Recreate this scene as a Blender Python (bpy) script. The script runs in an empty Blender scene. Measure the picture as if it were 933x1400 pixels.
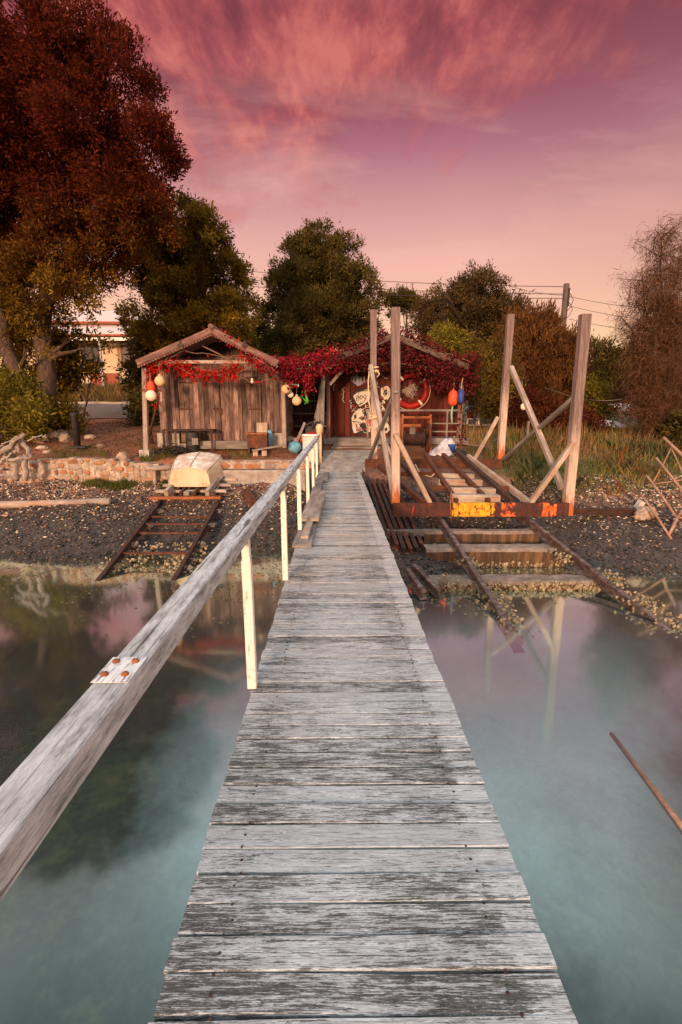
import bpy, math, random
import numpy as np
from mathutils import Vector, Matrix

random.seed(11)
RNG = np.random.default_rng(11)
SC = bpy.context.scene
COL = SC.collection
V = Vector
PI = math.pi
R = math.radians

# ------------------------------------------------------------------ camera model (photo 933 x 1400)
F = 661.0
PITCH = math.atan(135 / F)
YAW = math.atan(5.5 / F)
EYE = V((0, 0, 1.5))
WATER = -1.25
_f = V((math.sin(YAW) * math.cos(PITCH), math.cos(YAW) * math.cos(PITCH), -math.sin(PITCH)))
_r = V((math.cos(YAW), -math.sin(YAW), 0))
_u = _r.cross(_f)

def ray(px, py):
    return _f + _r * ((px - 466.5) / F) + _u * ((700 - py) / F)

def P(px, py, Y=None, z=None):
    """a photo pixel turned into a real point at a given distance Y or height z"""
    d = ray(px, py)
    t = (Y / d.y) if Y is not None else (z - EYE.z) / d.z
    return EYE + d * t

def DEP(p):
    return (V(p) - EYE).dot(_f)

# ------------------------------------------------------------------ terrain
LP = [(-900, -9), (-60, -5), (0, -3.0), (5, -2.3), (7.7, -1.6), (9.16, -1.25), (10.4, -0.80), (12.28, -0.13), (12.42, 0.30), (13, 0.38),
      (14, .56), (17, .88), (20, 1.13), (25, 1.55), (30, 2.07), (36, 2.9), (42, 4.0), (60, 5.2), (120, 7), (900, 12)]
MP = [(-900, -9), (-60, -5), (0, -3.0), (5, -2.2), (5.74, -1.9), (8, -1.32), (9.5, -1.0), (11, -.75), (12.5, -.55), (12.75, -.04), (14.6, .40),
      (16, .68), (20, 1.1), (25, 1.5), (30, 2.0), (36, 2.6), (42, 3.2), (60, 4.2), (120, 6), (900, 11)]
RP = [(-900, -9), (-60, -5), (0, -2.8), (5, -2.0), (7.85, -1.25), (9, -.85), (10.3, -.46), (10.8, -.22), (12, .1), (14, .42), (16, .69), (20, 1.0), (30, 1.5),
      (42, 2.0), (60, 2.8), (120, 5), (900, 10)]

def _sm(x, a, b):
    t = np.clip((x - a) / (b - a), 0, 1)
    return t * t * (3 - 2 * t)

def HT(x, y):
    x = np.asarray(x, float); y = np.asarray(y, float)
    l = np.interp(y, *zip(*LP)); m = np.interp(y, *zip(*MP)); r = np.interp(y, *zip(*RP))
    a = _sm(x, -1.3, -.55); b = _sm(x, 4.3, 5.2)
    z = l * (1 - a) + m * a
    z = z * (1 - b) + r * b
    far = _sm(y, 60, 300) * 6 * np.sin(x * .013 + 1.3) 
    bumps = .035 * np.sin(x * 2.1 + y * 1.3) + .025 * np.sin(x * 4.7 - y * 3.9 + 1) + .015 * np.sin(x * 9.1 + y * 8.3)
    shore = .10 * np.sin(x * .9 + .6) * _sm(y, 5, 7) * (1 - _sm(y, 10.4, 11.6))
    return z + far + bumps * _sm(y, 5, 7) * (1 - .6 * _sm(y, 13, 14)) + shore

def H(x, y):
    return float(HT(x, y))

# ------------------------------------------------------------------ material helpers
def srgb(h):
    h = h.lstrip('#'); c = [int(h[i:i + 2], 16) / 255 for i in (0, 2, 4)]
    return tuple(((v / 12.92) if v <= .04045 else ((v + .055) / 1.055) ** 2.4) for v in c)

class NT:
    def __init__(s, name):
        s.m = bpy.data.materials.new(name); s.m.use_nodes = True
        s.t = s.m.node_tree; s.t.nodes.clear()
        s.out = s.n('ShaderNodeOutputMaterial')
    def n(s, typ, **kw):
        nd = s.t.nodes.new(typ)
        for k, v in kw.items():
            if k.startswith('i_'):
                key = k[2:]
                key = int(key) if key.isdigit() else key.replace('_', ' ')
                nd.inputs[key].default_value = v
            else:
                setattr(nd, k, v)
        return nd
    def l(s, a, b):
        s.t.links.new(a, b)
    def uv(s): return s.n('ShaderNodeUVMap').outputs[0]
    def obj(s): return s.n('ShaderNodeTexCoord').outputs['Object']
    def pos(s): return s.n('ShaderNodeNewGeometry').outputs['Position']
    def mapping(s, vec, scale=(1, 1, 1), loc=(0, 0, 0), rot=(0, 0, 0)):
        m = s.n('ShaderNodeMapping'); m.inputs['Scale'].default_value = scale
        m.inputs['Location'].default_value = loc; m.inputs['Rotation'].default_value = rot
        s.l(vec, m.inputs[0]); return m.outputs[0]
    def island(s, vec, k=37.0):
        """shift texture per separate piece"""
        g = s.n('ShaderNodeNewGeometry')
        mu = s.n('ShaderNodeMath', operation='MULTIPLY'); mu.inputs[1].default_value = k
        s.l(g.outputs['Random Per Island'], mu.inputs[0])
        ad = s.n('ShaderNodeVectorMath', operation='ADD')
        s.l(vec, ad.inputs[0]); s.l(mu.outputs[0], ad.inputs[1])
        return ad.outputs[0]
    def rnd(s): return s.n('ShaderNodeNewGeometry').outputs['Random Per Island']
    def noise(s, vec, scale=5, detail=6, rough=.6, dist=0):
        n = s.n('ShaderNodeTexNoise'); n.inputs['Scale'].default_value = scale; n.inputs['Detail'].default_value = detail
        n.inputs['Roughness'].default_value = rough; n.inputs['Distortion'].default_value = dist
        s.l(vec, n.inputs['Vector']); return n.outputs[0]
    def ramp(s, fac, stops, interp='LINEAR'):
        r = s.n('ShaderNodeValToRGB'); e = r.color_ramp.elements; r.color_ramp.interpolation = interp
        while len(e) < len(stops): e.new(.5)
        for i, (p, c) in enumerate(stops):
            e[i].position = p
            if isinstance(c, (int, float)): c = (c, c, c)
            e[i].color = (*c[:3], 1)
        s.l(fac, r.inputs[0]); return r.outputs[0]
    def mix(s, fac, a, b, mode='MIX'):
        m = s.n('ShaderNodeMix', data_type='RGBA', blend_type=mode)
        for sock, v in ((m.inputs[0], fac), (m.inputs[6], a), (m.inputs[7], b)):
            if isinstance(v, (int, float)): sock.default_value = v
            elif isinstance(v, (tuple, list)): sock.default_value = (*v[:3], 1)
            else: s.l(v, sock)
        return m.outputs[2]
    def math(s, op, a, b=None, clamp=False):
        m = s.n('ShaderNodeMath', operation=op, use_clamp=clamp)
        for i, v in enumerate((a, b)):
            if v is None: continue
            if isinstance(v, (int, float)): m.inputs[i].default_value = v
            else: s.l(v, m.inputs[i])
        return m.outputs[0]
    def finish(s, col, rough=.8, bump=None, bstr=.3, bdist=.01, metal=0, spec=.3):
        b = s.n('ShaderNodeBsdfPrincipled')
        if isinstance(col, tuple): b.inputs['Base Color'].default_value = (*col[:3], 1)
        else: s.l(col, b.inputs['Base Color'])
        if isinstance(rough, (int, float)): b.inputs['Roughness'].default_value = rough
        else: s.l(rough, b.inputs['Roughness'])
        b.inputs['Metallic'].default_value = metal
        b.inputs['Specular IOR Level'].default_value = spec
        if bump is not None:
            bp = s.n('ShaderNodeBump'); bp.inputs['Strength'].default_value = bstr; bp.inputs['Distance'].default_value = bdist
            s.l(bump, bp.inputs['Height']); s.l(bp.outputs[0], b.inputs['Normal'])
        s.l(b.outputs[0], s.out.inputs[0]); return s.m

def wood(name, dark, mid, light, grain=40, along=2.5, var=.35, tint=None, bstr=.5, stain=.5, spec=.2):
    """weathered timber: grain runs along uv.x (metres)"""
    t = NT(name); uv = t.island(t.uv())
    g = t.noise(t.mapping(uv, (along, grain, 1)), 1, 5, .65)
    g2 = t.noise(t.mapping(uv, (along * 3, grain * 3, 1)), 1, 3, .6)
    big = t.noise(t.mapping(uv, (1.6, 5, 1)), 1, 4, .6)
    gg = t.math('ADD', t.math('MULTIPLY', g, .65), t.math('MULTIPLY', g2, .35))
    c = t.ramp(gg, [(.30, dark), (.47, mid), (.66, light)])
    st = t.ramp(big, [(.36, 1), (.62, 0)])
    c = t.mix(t.math('MULTIPLY', st, stain), c, tuple(v * .55 for v in dark))
    k = t.ramp(t.rnd(), [(0, 1 - var), (1, 1.0)])
    c = t.mix(1, c, k, 'MULTIPLY')
    if tint:
        tn = t.noise(t.pos(), 3.1, 3)
        c = t.mix(t.ramp(tn, [(.45, 0), (.7, .7)]), c, tint)
    return t.finish(c, .85, gg, bstr, .006, spec=spec)

def mottled(name, stops, scale=8, rough=.85, bstr=.4, bdist=.01, detail=7, spec=.25, metal=0, stretch=(1, 1, 1), pos=False):
    t = NT(name)
    v = t.mapping(t.pos() if pos else t.obj(), stretch)
    n = t.noise(v, scale, detail, .65)
    return t.finish(t.ramp(n, stops), rough, n, bstr, bdist, metal, spec)

M = {}
# ------------------------------------------------------------------ mesh helper
class MB:
    def __init__(s):
        s.v = []; s.f = []; s.uv = []; s.mi = []; s.cm = 0
    def _add(s, vs, fs, uvs):
        b = len(s.v); s.v += [tuple(x) for x in vs]
        for f, u in zip(fs, uvs):
            s.f.append([b + i for i in f]); s.uv.append(u); s.mi.append(s.cm)
    def beam(s, p0, p1, w, h, up=(0, 0, 1), ch=0.0, segs=1, wob=0.0, taper=1.0, u0=0.0):
        p0 = V(p0); p1 = V(p1); d = p1 - p0; L = d.length
        if L < 1e-6: return s
        d.normalize(); up = V(up)
        if abs(d.dot(up)) > .98: up = V((0, 1, 0)) if abs(d.y) < .9 else V((1, 0, 0))
        sd = d.cross(up).normalized(); u2 = sd.cross(d).normalized()
        a, b = w / 2, h / 2
        if ch > 0:
            c = min(ch, a * .8, b * .8)
            prof = [(-a + c, -b), (a - c, -b), (a, -b + c), (a, b - c), (a - c, b), (-a + c, b), (-a, b - c), (-a, -b + c)]
        else:
            prof = [(-a, -b), (a, -b), (a, b), (-a, b)]
        n = len(prof); per = [0]
        for i in range(n):
            q, r = prof[i], prof[(i + 1) % n]; per.append(per[-1] + math.hypot(q[0] - r[0], q[1] - r[1]))
        vs = []
        for k in range(segs + 1):
            t = k / segs; ctr = p0 + d * (L * t); sc = 1 + (taper - 1) * t
            o = (sd * random.uniform(-wob, wob) + u2 * random.uniform(-wob, wob)) if wob else V((0, 0, 0))
            for (x, y) in prof:
                vs.append(ctr + o + sd * x * sc + u2 * y * sc)
        fs = []; us = []
        for k in range(segs):
            ua, ub = u0 + L * k / segs, u0 + L * (k + 1) / segs
            for i in range(n):
                j = (i + 1) % n
                fs.append([k * n + i, k * n + j, (k + 1) * n + j, (k + 1) * n + i])
                us.append([(ua, per[i]), (ua, per[i + 1]), (ub, per[i + 1]), (ub, per[i])])
        fs.append(list(range(n))[::-1]); us.append([(u0 + prof[i][0], prof[i][1]) for i in range(n)][::-1])
        fs.append([segs * n + i for i in range(n)]); us.append([(u0 + L + prof[i][0], prof[i][1]) for i in range(n)])
        s._add(vs, fs, us); return s
    def box(s, c, sx, sy, sz, rz=0, ch=0.0):
        c = V(c); m = Matrix.Rotation(rz, 3, 'Z')
        if sx >= sy and sx >= sz: d = V((sx / 2, 0, 0)); w, h = sy, sz; up = (0, 0, 1)
        elif sy >= sz: d = V((0, sy / 2, 0)); w, h = sx, sz; up = (0, 0, 1)
        else: d = V((0, 0, sz / 2)); w, h = sx, sy; up = m @ V((0, 1, 0))
        d = m @ d
        return s.beam(c - d, c + d, w, h, up, ch)
    def tube(s, pts, rad, n=8, cap=True):
        pts = [V(p) for p in pts]; k = len(pts)
        if isinstance(rad, (int, float)): rad = [rad] * k
        vs = []; prev = None; acc = [0]
        for i in range(1, k): acc.append(acc[-1] + (pts[i] - pts[i - 1]).length)
        for i in range(k):
            d = (pts[min(i + 1, k - 1)] - pts[max(i - 1, 0)])
            if d.length < 1e-9: d = V((0, 0, 1))
            d.normalize()
            if prev is None:
                ref = V((0, 0, 1)) if abs(d.z) < .9 else V((1, 0, 0))
                a = d.cross(ref).normalized()
            else:
                a = (prev - d * prev.dot(d))
                a = a.normalized() if a.length > 1e-6 else d.orthogonal().normalized()
            prev = a; b = d.cross(a)
            for j in range(n):
                t = 2 * PI * j / n
                vs.append(pts[i] + (a * math.cos(t) + b * math.sin(t)) * rad[i])
        fs = []; us = []
        for i in range(k - 1):
            w0 = 2 * PI * rad[i] / n
            for j in range(n):
                j2 = (j + 1) % n
                fs.append([i * n + j, i * n + j2, (i + 1) * n + j2, (i + 1) * n + j])
                us.append([(acc[i], j * w0), (acc[i], (j + 1) * w0), (acc[i + 1], (j + 1) * w0), (acc[i + 1], j * w0)])
        if cap:
            fs.append(list(range(n))[::-1]); us.append([(0, 0)] * n)
            fs.append([(k - 1) * n + j for j in range(n)]); us.append([(0, 0)] * n)
        s._add(vs, fs, us); return s
    def lathe(s, c, prof, n=16, axis=(0, 0, 1), cap=True):
        """prof: (radius, offset along axis)"""
        c = V(c); ax = V(axis).normalized()
        return s.tube([c + ax * z for (r, z) in prof], [max(r, 1e-4) for (r, z) in prof], n, cap)
    def ball(s, c, rx, ry=None, rz=None, n=12, m=8, jit=0.0):
        ry = ry or rx; rz = rz or rx; c = V(c); vs = [c + V((0, 0, -rz))]
        for i in range(1, m):
            ph = -PI / 2 + PI * i / m
            for j in range(n):
                th = 2 * PI * j / n; q = 1 + random.uniform(-jit, jit)
                vs.append(c + V((rx * math.cos(ph) * math.cos(th), ry * math.cos(ph) * math.sin(th), rz * math.sin(ph))) * q)
        vs.append(c + V((0, 0, rz))); fs = []; us = []
        for j in range(n):
            fs.append([0, 1 + (j + 1) % n, 1 + j]); us.append([(0, 0), (.1, 0), (.1, .1)])
            b = 1 + (m - 2) * n
            fs.append([b + j, b + (j + 1) % n, len(vs) - 1]); us.append([(0, 0), (.1, 0), (.1, .1)])
        for i in range(m - 2):
            for j in range(n):
                a = 1 + i * n; b = a + n; j2 = (j + 1) % n
                fs.append([a + j, a + j2, b + j2, b + j]); us.append([(j * .1, i * .1), (j * .1 + .1, i * .1), (j * .1 + .1, i * .1 + .1), (j * .1, i * .1 + .1)])
        s._add(vs, fs, us); return s
    def torus(s, c, r, tr, axis=(0, 1, 0), n=24, a0=0, a1=2 * PI):
        c = V(c); ax = V(axis).normalized(); e = ax.orthogonal().normalized(); g = ax.cross(e)
        full = abs(a1 - a0 - 2 * PI) < 1e-3
        pts = [c + (e * math.cos(a0 + (a1 - a0) * i / n) + g * math.sin(a0 + (a1 - a0) * i / n)) * r for i in range(n + 1)]
        return s.tube(pts, tr, 8, not full)
    def poly(s, pts, thick, nrm):
        """flat shape with thickness"""
        pts = [V(p) for p in pts]; n = len(pts); o = V(nrm).normalized() * thick
        vs = pts + [p + o for p in pts]
        fs = [list(range(n))[::-1], [n + i for i in range(n)]] + [[i, (i + 1) % n, n + (i + 1) % n, n + i] for i in range(n)]
        # uv: planar
        e = (pts[1] - pts[0]).normalized(); g = V(nrm).normalized().cross(e)
        us = [[((vs[i] - pts[0]).dot(e), (vs[i] - pts[0]).dot(g)) for i in f] for f in fs]
        s._add(vs, fs, us); return s
    def build(s, name, mat, parent=None, smooth=False):
        off = ORG.get(parent.name, V((0, 0, 0))) if parent else V((0, 0, 0))
        me = bpy.data.meshes.new(name)
        me.from_pydata([(x - off.x, y - off.y, z - off.z) for (x, y, z) in s.v], [], s.f)
        uvl = me.uv_layers.new(name='UVMap')
        flat = [c for f in s.uv for p in f for c in p]
        uvl.data.foreach_set('uv', flat)
        mats = mat if isinstance(mat, (list, tuple)) else [mat]
        for m in mats: me.materials.append(m)
        if len(mats) > 1: me.polygons.foreach_set('material_index', s.mi)
        if smooth: me.polygons.foreach_set('use_smooth', [True] * len(me.polygons))
        me.update()
        o = bpy.data.objects.new(name, me); COL.objects.link(o)
        if parent: o.parent = parent; ORG[o.name] = off
        return o

ORG = {}

def tag(o, label=None, cat=None, group=None, kind=None):
    if label: o['label'] = label
    if cat: o['category'] = cat
    if group: o['group'] = group
    if kind: o['kind'] = kind
    return o

def thing(name, label, cat, loc=(0, 0, 0), group=None):
    o = bpy.data.objects.new(name, None); COL.objects.link(o); o.location = loc
    o.empty_display_size = .2
    ORG[o.name] = V(loc)
    return tag(o, label, cat, group)

def np_mesh(name, verts, faces, mat, parent=None, cols=None, smooth=False, loop=4):
    """fast mesh from numpy arrays; faces (n, loop)"""
    off = ORG.get(parent.name, V((0, 0, 0))) if parent else V((0, 0, 0))
    me = bpy.data.meshes.new(name)
    verts = np.asarray(verts, np.float32) - np.array(off[:], np.float32)
    nv = len(verts); nf = len(faces)
    me.vertices.add(nv); me.vertices.foreach_set('co', verts.ravel())
    me.loops.add(nf * loop); me.loops.foreach_set('vertex_index', np.asarray(faces, np.int32).ravel())
    me.polygons.add(nf)
    me.polygons.foreach_set('loop_start', np.arange(0, nf * loop, loop, dtype=np.int32))
    me.polygons.foreach_set('loop_total', np.full(nf, loop, np.int32))
    if smooth: me.polygons.foreach_set('use_smooth', np.ones(nf, bool))
    me.update(calc_edges=True)
    if cols is not None:
        a = me.color_attributes.new('Col', 'FLOAT_COLOR', 'POINT')
        c4 = np.ones((nv, 4), np.float32); c4[:, :3] = cols
        a.data.foreach_set('color', c4.ravel())
    me.materials.append(mat)
    o = bpy.data.objects.new(name, me); COL.objects.link(o)
    if parent: o.parent = parent; ORG[o.name] = off
    return o

def leafmat(name, trans=.25, gloss=.0):
    t = NT(name)
    a = t.n('ShaderNodeVertexColor', layer_name='Col')
    d = t.n('ShaderNodeBsdfDiffuse'); tr = t.n('ShaderNodeBsdfTranslucent')
    t.l(a.outputs[0], d.inputs[0]); t.l(a.outputs[0], tr.inputs[0])
    mx = t.n('ShaderNodeMixShader'); mx.inputs[0].default_value = trans
    t.l(d.outputs[0], mx.inputs[1]); t.l(tr.outputs[0], mx.inputs[2])
    t.l(mx.outputs[0], t.out.inputs[0]); return t.m

# ------------------------------------------------------------------ materials
M['leaf'] = leafmat('foliage', .38)
# deck boards: bleached grey wood, dark blotches along the nail lines, pale right edge
def deckmat():
    t = NT('bleached_deck_wood'); p = t.pos(); uv = t.island(t.uv(), 61)
    g = t.noise(t.mapping(uv, (6, 170, 1)), 1, 5, .7)
    g2 = t.noise(t.mapping(uv, (16, 380, 1)), 1, 4, .7)
    gg = t.math('ADD', t.math('MULTIPLY', g, .55), t.math('MULTIPLY', g2, .45))
    sep = t.n('ShaderNodeSeparateXYZ'); t.l(p, sep.inputs[0])
    blot = t.noise(t.mapping(uv, (5.5, 24, 1)), 1, 8, .78, .2)
    speck = t.noise(t.mapping(uv, (55, 300, 1)), 1, 4, .75)
    rn = t.rnd()
    wob = t.noise(t.mapping(p, (3, 14, 1)), 1, 4, .7)
    xx = t.math('ADD', sep.outputs[0], t.math('MULTIPLY', t.math('SUBTRACT', wob, .5), .16))
    # dark lichen along both nail lines, a clean pale strip only at the right edge
    band = t.ramp(t.math('ADD', xx, .5), [(.0, .70), (.16, .85), (.36, .40), (.55, .22), (.72, .42), (.86, .80), (.97, .62), (1.03, 0.0)])
    k = t.math('ADD', t.math('MULTIPLY', blot, .95), t.math('MULTIPLY', speck, .70))
    k = t.math('ADD', k, t.math('MULTIPLY', t.math('SUBTRACT', gg, .5), 2.6))
    k = t.math('ADD', k, t.math('MULTIPLY', t.math('SUBTRACT', rn, .5), .30))
    k = t.math('ADD', k, t.math('MULTIPLY', t.math('SUBTRACT', band, t.math('MULTIPLY', t.ramp(t.math('DIVIDE', sep.outputs[1], 12), [(.10, 0), (.5, 1)]), .35)), .15))
    st = t.ramp(k, [(.85, 0), (.96, .5), (1.12, 1)])
    base = t.ramp(gg, [(.33, (.06, .063, .066)), (.43, (.33, .36, .375)), (.52, (.57, .64, .68)), (.62, (.80, .89, .93))])
    shore = t.ramp(t.math('DIVIDE', sep.outputs[1], 12), [(.12, 0), (.45, 1)])
    warm = t.math('MULTIPLY', t.ramp(t.noise(p, 1.6, 4), [(.35, .5), (.65, 1)]), t.math('ADD', t.math('MULTIPLY', shore, .95), .0))
    base = t.mix(warm, base, t.mix(1, base, (.98, .72, .58), 'MULTIPLY'))
    dk = t.ramp(t.math('ADD', t.math('MULTIPLY', speck, .5), t.math('MULTIPLY', gg, .5)), [(.38, (.010, .011, .012)), (.52, (.035, .036, .036)), (.64, (.22, .22, .21))])
    c = t.mix(t.math('MULTIPLY', st, .96), base, dk)
    gr = t.ramp(t.noise(p, 4.5, 4), [(.52, 0), (.70, .4)])
    c = t.mix(t.math('MULTIPLY', gr, st), c, (.09, .115, .05))
    crk = t.ramp(t.noise(t.mapping(uv, (1.3, 60, 1), (3, 7, 0)), 1, 3, .5, .3), [(.27, 1), (.33, 0)])
    c = t.mix(t.math('MULTIPLY', crk, .85), c, (.02, .018, .016))
    spots = t.ramp(t.noise(t.mapping(p, (14, 34, 1)), 1, 3, .5), [(.73, 0), (.76, .8)])
    c = t.mix(spots, c, (.82, .82, .80))
    sv = t.n('ShaderNodeSeparateXYZ'); t.l(t.uv(), sv.inputs[0])
    c = t.mix(1, c, t.ramp(rn, [(0, .72), (.5, .95), (1, 1.08)]), 'MULTIPLY')
    h = t.math('ADD', gg, t.math('MULTIPLY', crk, -.6))
    return t.finish(c, .8, h, .9, .005, spec=.25)
M['deck'] = deckmat()

def railmat():
    t = NT('bleached_rail_wood'); uv = t.uv(); p = t.pos()
    g = t.noise(t.mapping(uv, (14, 190, 1)), 1, 6, .74)
    g2 = t.noise(t.mapping(uv, (26, 520, 1)), 1, 4, .65)
    gg = t.math('ADD', t.math('MULTIPLY', g, .6), t.math('MULTIPLY', g2, .4))
    b = t.noise(t.mapping(uv, (7, 34, 1)), 1, 7, .78)
    base = t.ramp(gg, [(.32, (.20, .195, .19)), (.46, (.50, .50, .50)), (.62, (.80, .81, .81))])
    st = t.ramp(t.math('ADD', t.math('MULTIPLY', b, .8), t.math('MULTIPLY', gg, .9)), [(.80, 0), (.98, .95)])
    c = t.mix(st, base, t.ramp(gg, [(.35, (.03, .03, .032)), (.65, (.22, .22, .22))]))
    crk = t.ramp(t.noise(t.mapping(uv, (1.5, 45, 1), (4, 9, 0)), 1, 4, .55, .5), [(.35, 1), (.42, 0)])
    c = t.mix(t.math('MULTIPLY', crk, .8), c, (.06, .045, .03))
    return t.finish(c, .8, t.math('ADD', gg, t.math('MULTIPLY', crk, -.5)), .9, .004, spec=.25)
M['rail'] = railmat()
def chippaint(name, paint, worn, sc, thr):
    t = NT(name); uv = t.uv(); g = t.noise(t.mapping(uv, sc), 1, 6, .72); n = t.noise(t.pos(), 45, 5, .7)
    k = t.math('ADD', t.math('MULTIPLY', g, .7), t.math('MULTIPLY', n, .3))
    c = t.mix(t.ramp(k, [(thr, 1), (thr + .06, 0)]), t.mix(n, tuple(v * .86 for v in paint), paint), worn)
    return t.finish(c, .65, k, .6, .003)
M['rail_paint'] = chippaint('worn_white_paint', (.80, .80, .78), (.22, .21, .20), (9, 170, 1), .44)
M['post_paint'] = chippaint('cream_paint', (.72, .70, .64), (.25, .20, .14), (5, 60, 1), .40)
M['grey_wood'] = wood('grey_timber', (.10, .085, .075), (.24, .205, .18), (.42, .37, .33), 45)
M['shed_wood'] = wood('old_shed_boards', (.040, .024, .019), (.29, .175, .143), (.60, .42, .345), 70, 1.6, .6, None, .9, .8)
M['shed_dark'] = wood('dark_shed_boards', (.02, .013, .010), (.06, .035, .026), (.12, .075, .055), 50)
M['barge'] = wood('weathered_barge_timber', (.06, .028, .022), (.21, .105, .085), (.40, .25, .21), 40, 2, .3)
M['red_wood'] = wood('red_brown_boards', (.045, .009, .006), (.115, .022, .014), (.17, .04, .027), 40, 2, .5, None, .4, .4)
M['pale_wood'] = wood('pale_timber', (.22, .165, .125), (.44, .36, .29), (.62, .54, .46), 40, 2.5, .25, (.30, .14, .08))
M['cradle_wood'] = wood('bleached_cradle_timber', (.16, .115, .09), (.36, .28, .23), (.55, .46, .40), 45, 2.5, .25)
M['drift'] = wood('driftwood', (.13, .105, .09), (.34, .28, .245), (.56, .48, .43), 30, 3, .25)
M['bark'] = mottled('bark', [(.3, (.025, .016, .012)), (.5, (.075, .046, .034)), (.7, (.15, .10, .075))], 14, .9, 1.0, .03, stretch=(1, 1, .25))
M['dark_bark'] = mottled('dark_bark', [(.3, (.02, .014, .011)), (.55, (.055, .038, .03)), (.75, (.10, .07, .055))], 14, .9, .8, .03, stretch=(1, 1, .3))
def rustmat(name, dark=(.030, .014, .010), mid=(.085, .030, .016), hot=(.26, .075, .020), thr=.6):
    t = NT(name); p = t.pos()
    n = t.noise(p, 7, 8, .7); n2 = t.noise(p, 34, 5, .7)
    k = t.math('ADD', t.math('MULTIPLY', n, .65), t.math('MULTIPLY', n2, .35))
    return t.finish(t.ramp(k, [(.32, dark), (.52, mid), (thr + .1, hot)]), .85, n2, .6, .006, spec=.3)
M['rust'] = rustmat('rusted_steel')
M['rust_dark'] = rustmat('dark_rusted_steel', (.018, .010, .009), (.05, .024, .018), (.13, .05, .028), .65)
M['pale_rust'] = rustmat('sun_faded_rust', (.13, .065, .045), (.30, .17, .115), (.46, .32, .24), .58)
M['rust_orange'] = rustmat('orange_rust', (.10, .03, .012), (.27, .085, .03), (.42, .15, .05), .58)
def railsteel():
    t = NT('worn_rail_steel'); p = t.pos(); n = t.noise(p, 9, 7, .7)
    c = t.ramp(n, [(.35, (.05, .028, .022)), (.5, (.12, .08, .07)), (.68, (.25, .20, .19))])
    return t.finish(c, .55, n, .4, .004, metal=.25)
M['rail_steel'] = railsteel()
def beam_paint():
    """rusted channel with remains of yellow, orange and red paint along its length (uv.x in metres)"""
    t = NT('rusted_painted_channel'); uv = t.uv(); p = t.pos()
    sep = t.n('ShaderNodeSeparateXYZ'); t.l(uv, sep.inputs[0])
    n = t.noise(t.mapping(p, (6, 1, 3)), 1.5, 7, .7); n2 = t.noise(p, 30, 5, .7)
    rust = t.ramp(t.math('ADD', t.math('MULTIPLY', n, .5), t.math('MULTIPLY', n2, .5)), [(.36, (.018, .008, .007)), (.52, (.06, .018, .012)), (.7, (.20, .04, .018))])
    def zone(a, b):
        w = .03
        return t.ramp(t.math('DIVIDE', sep.outputs[0], 3.6), [(max(a / 3.6 - .03, 0), 0), (a / 3.6 + .02, 1), (b / 3.6 - .02, 1), (b / 3.6 + .03, 0)])
    edge = t.noise(t.mapping(p, (7, 1, 4)), 1.6, 7, .75)
    def patch(a, b, lo):
        return t.ramp(t.math('ADD', t.math('MULTIPLY', edge, .8), t.math('MULTIPLY', zone(a, b), .40)), [(.40 + lo * .8, 0), (.44 + lo * .8, 1)])
    yel = t.ramp(t.noise(p, 10, 5), [(.35, (.50, .13, .012)), (.5, (.68, .31, .012)), (.7, (.74, .42, .03))])
    org = t.ramp(t.noise(p, 12, 5), [(.35, (.55, .05, .012)), (.6, (.72, .16, .03)), (.75, (.80, .40, .18))])
    red = (.42, .02, .015)
    c = t.mix(patch(1.16, 2.08, .42), rust, yel)
    c = t.mix(patch(2.12, 2.52, .47), c, org)
    c = t.mix(patch(2.95, 3.36, .47), c, org)
    c = t.mix(patch(.33, .48, .50), c, red)
    c = t.mix(patch(.86, .98, .52), c, red)
    return t.finish(c, .7, n2, .5, .005)
M['beam_paint'] = beam_paint()
def postmat():
    """square spar: brown-grey weathered above, old white paint below, rust at the foot (uv.x runs up from the foot)"""
    t = NT('cradle_post_timber'); uv = t.uv(); sep = t.n('ShaderNodeSeparateXYZ'); t.l(uv, sep.inputs[0])
    g = t.noise(t.mapping(t.island(uv), (2.5, 50, 1)), 1, 6, .7); n = t.noise(t.mapping(uv, (3, 9, 1)), 1, 5, .65)
    top = t.ramp(g, [(.3, (.07, .046, .042)), (.5, (.17, .115, .105)), (.7, (.30, .22, .20))])
    low = t.ramp(g, [(.3, (.24, .165, .125)), (.5, (.42, .32, .26)), (.7, (.56, .46, .39))])
    rust = t.ramp(n, [(.3, (.25, .06, .02)), (.6, (.48, .14, .035)), (.8, (.60, .30, .12))])
    u = t.math('ADD', t.math('DIVIDE', sep.outputs[0], 4), t.math('MULTIPLY', t.math('SUBTRACT', n, .5), .35))
    c = t.mix(t.ramp(u, [(.30, 1), (.50, 0)]), top, low)
    c = t.mix(t.ramp(u, [(.03, 1), (.10, 0)]), c, rust)
    return t.finish(c, .8, g, .6, .005)
M['cradle_post'] = postmat()
M['concrete'] = mottled('old_concrete', [(.3, (.17, .14, .12)), (.5, (.30, .26, .225)), (.7, (.42, .37, .33))], 5, .9, .5, .01)
def slipconc():
    t = NT('tide_stained_concrete'); p = t.pos(); n = t.noise(p, 6, 7, .7)
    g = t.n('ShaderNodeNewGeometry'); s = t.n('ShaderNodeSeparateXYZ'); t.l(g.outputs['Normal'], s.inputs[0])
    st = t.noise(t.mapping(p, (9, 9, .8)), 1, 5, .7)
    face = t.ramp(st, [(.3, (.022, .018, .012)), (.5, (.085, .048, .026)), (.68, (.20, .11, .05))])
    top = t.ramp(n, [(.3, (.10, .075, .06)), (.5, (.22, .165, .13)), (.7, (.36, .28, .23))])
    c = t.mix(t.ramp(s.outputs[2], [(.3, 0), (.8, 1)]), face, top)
    return t.finish(c, .85, n, .6, .015)
M['slip_concrete'] = slipconc()
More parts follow.
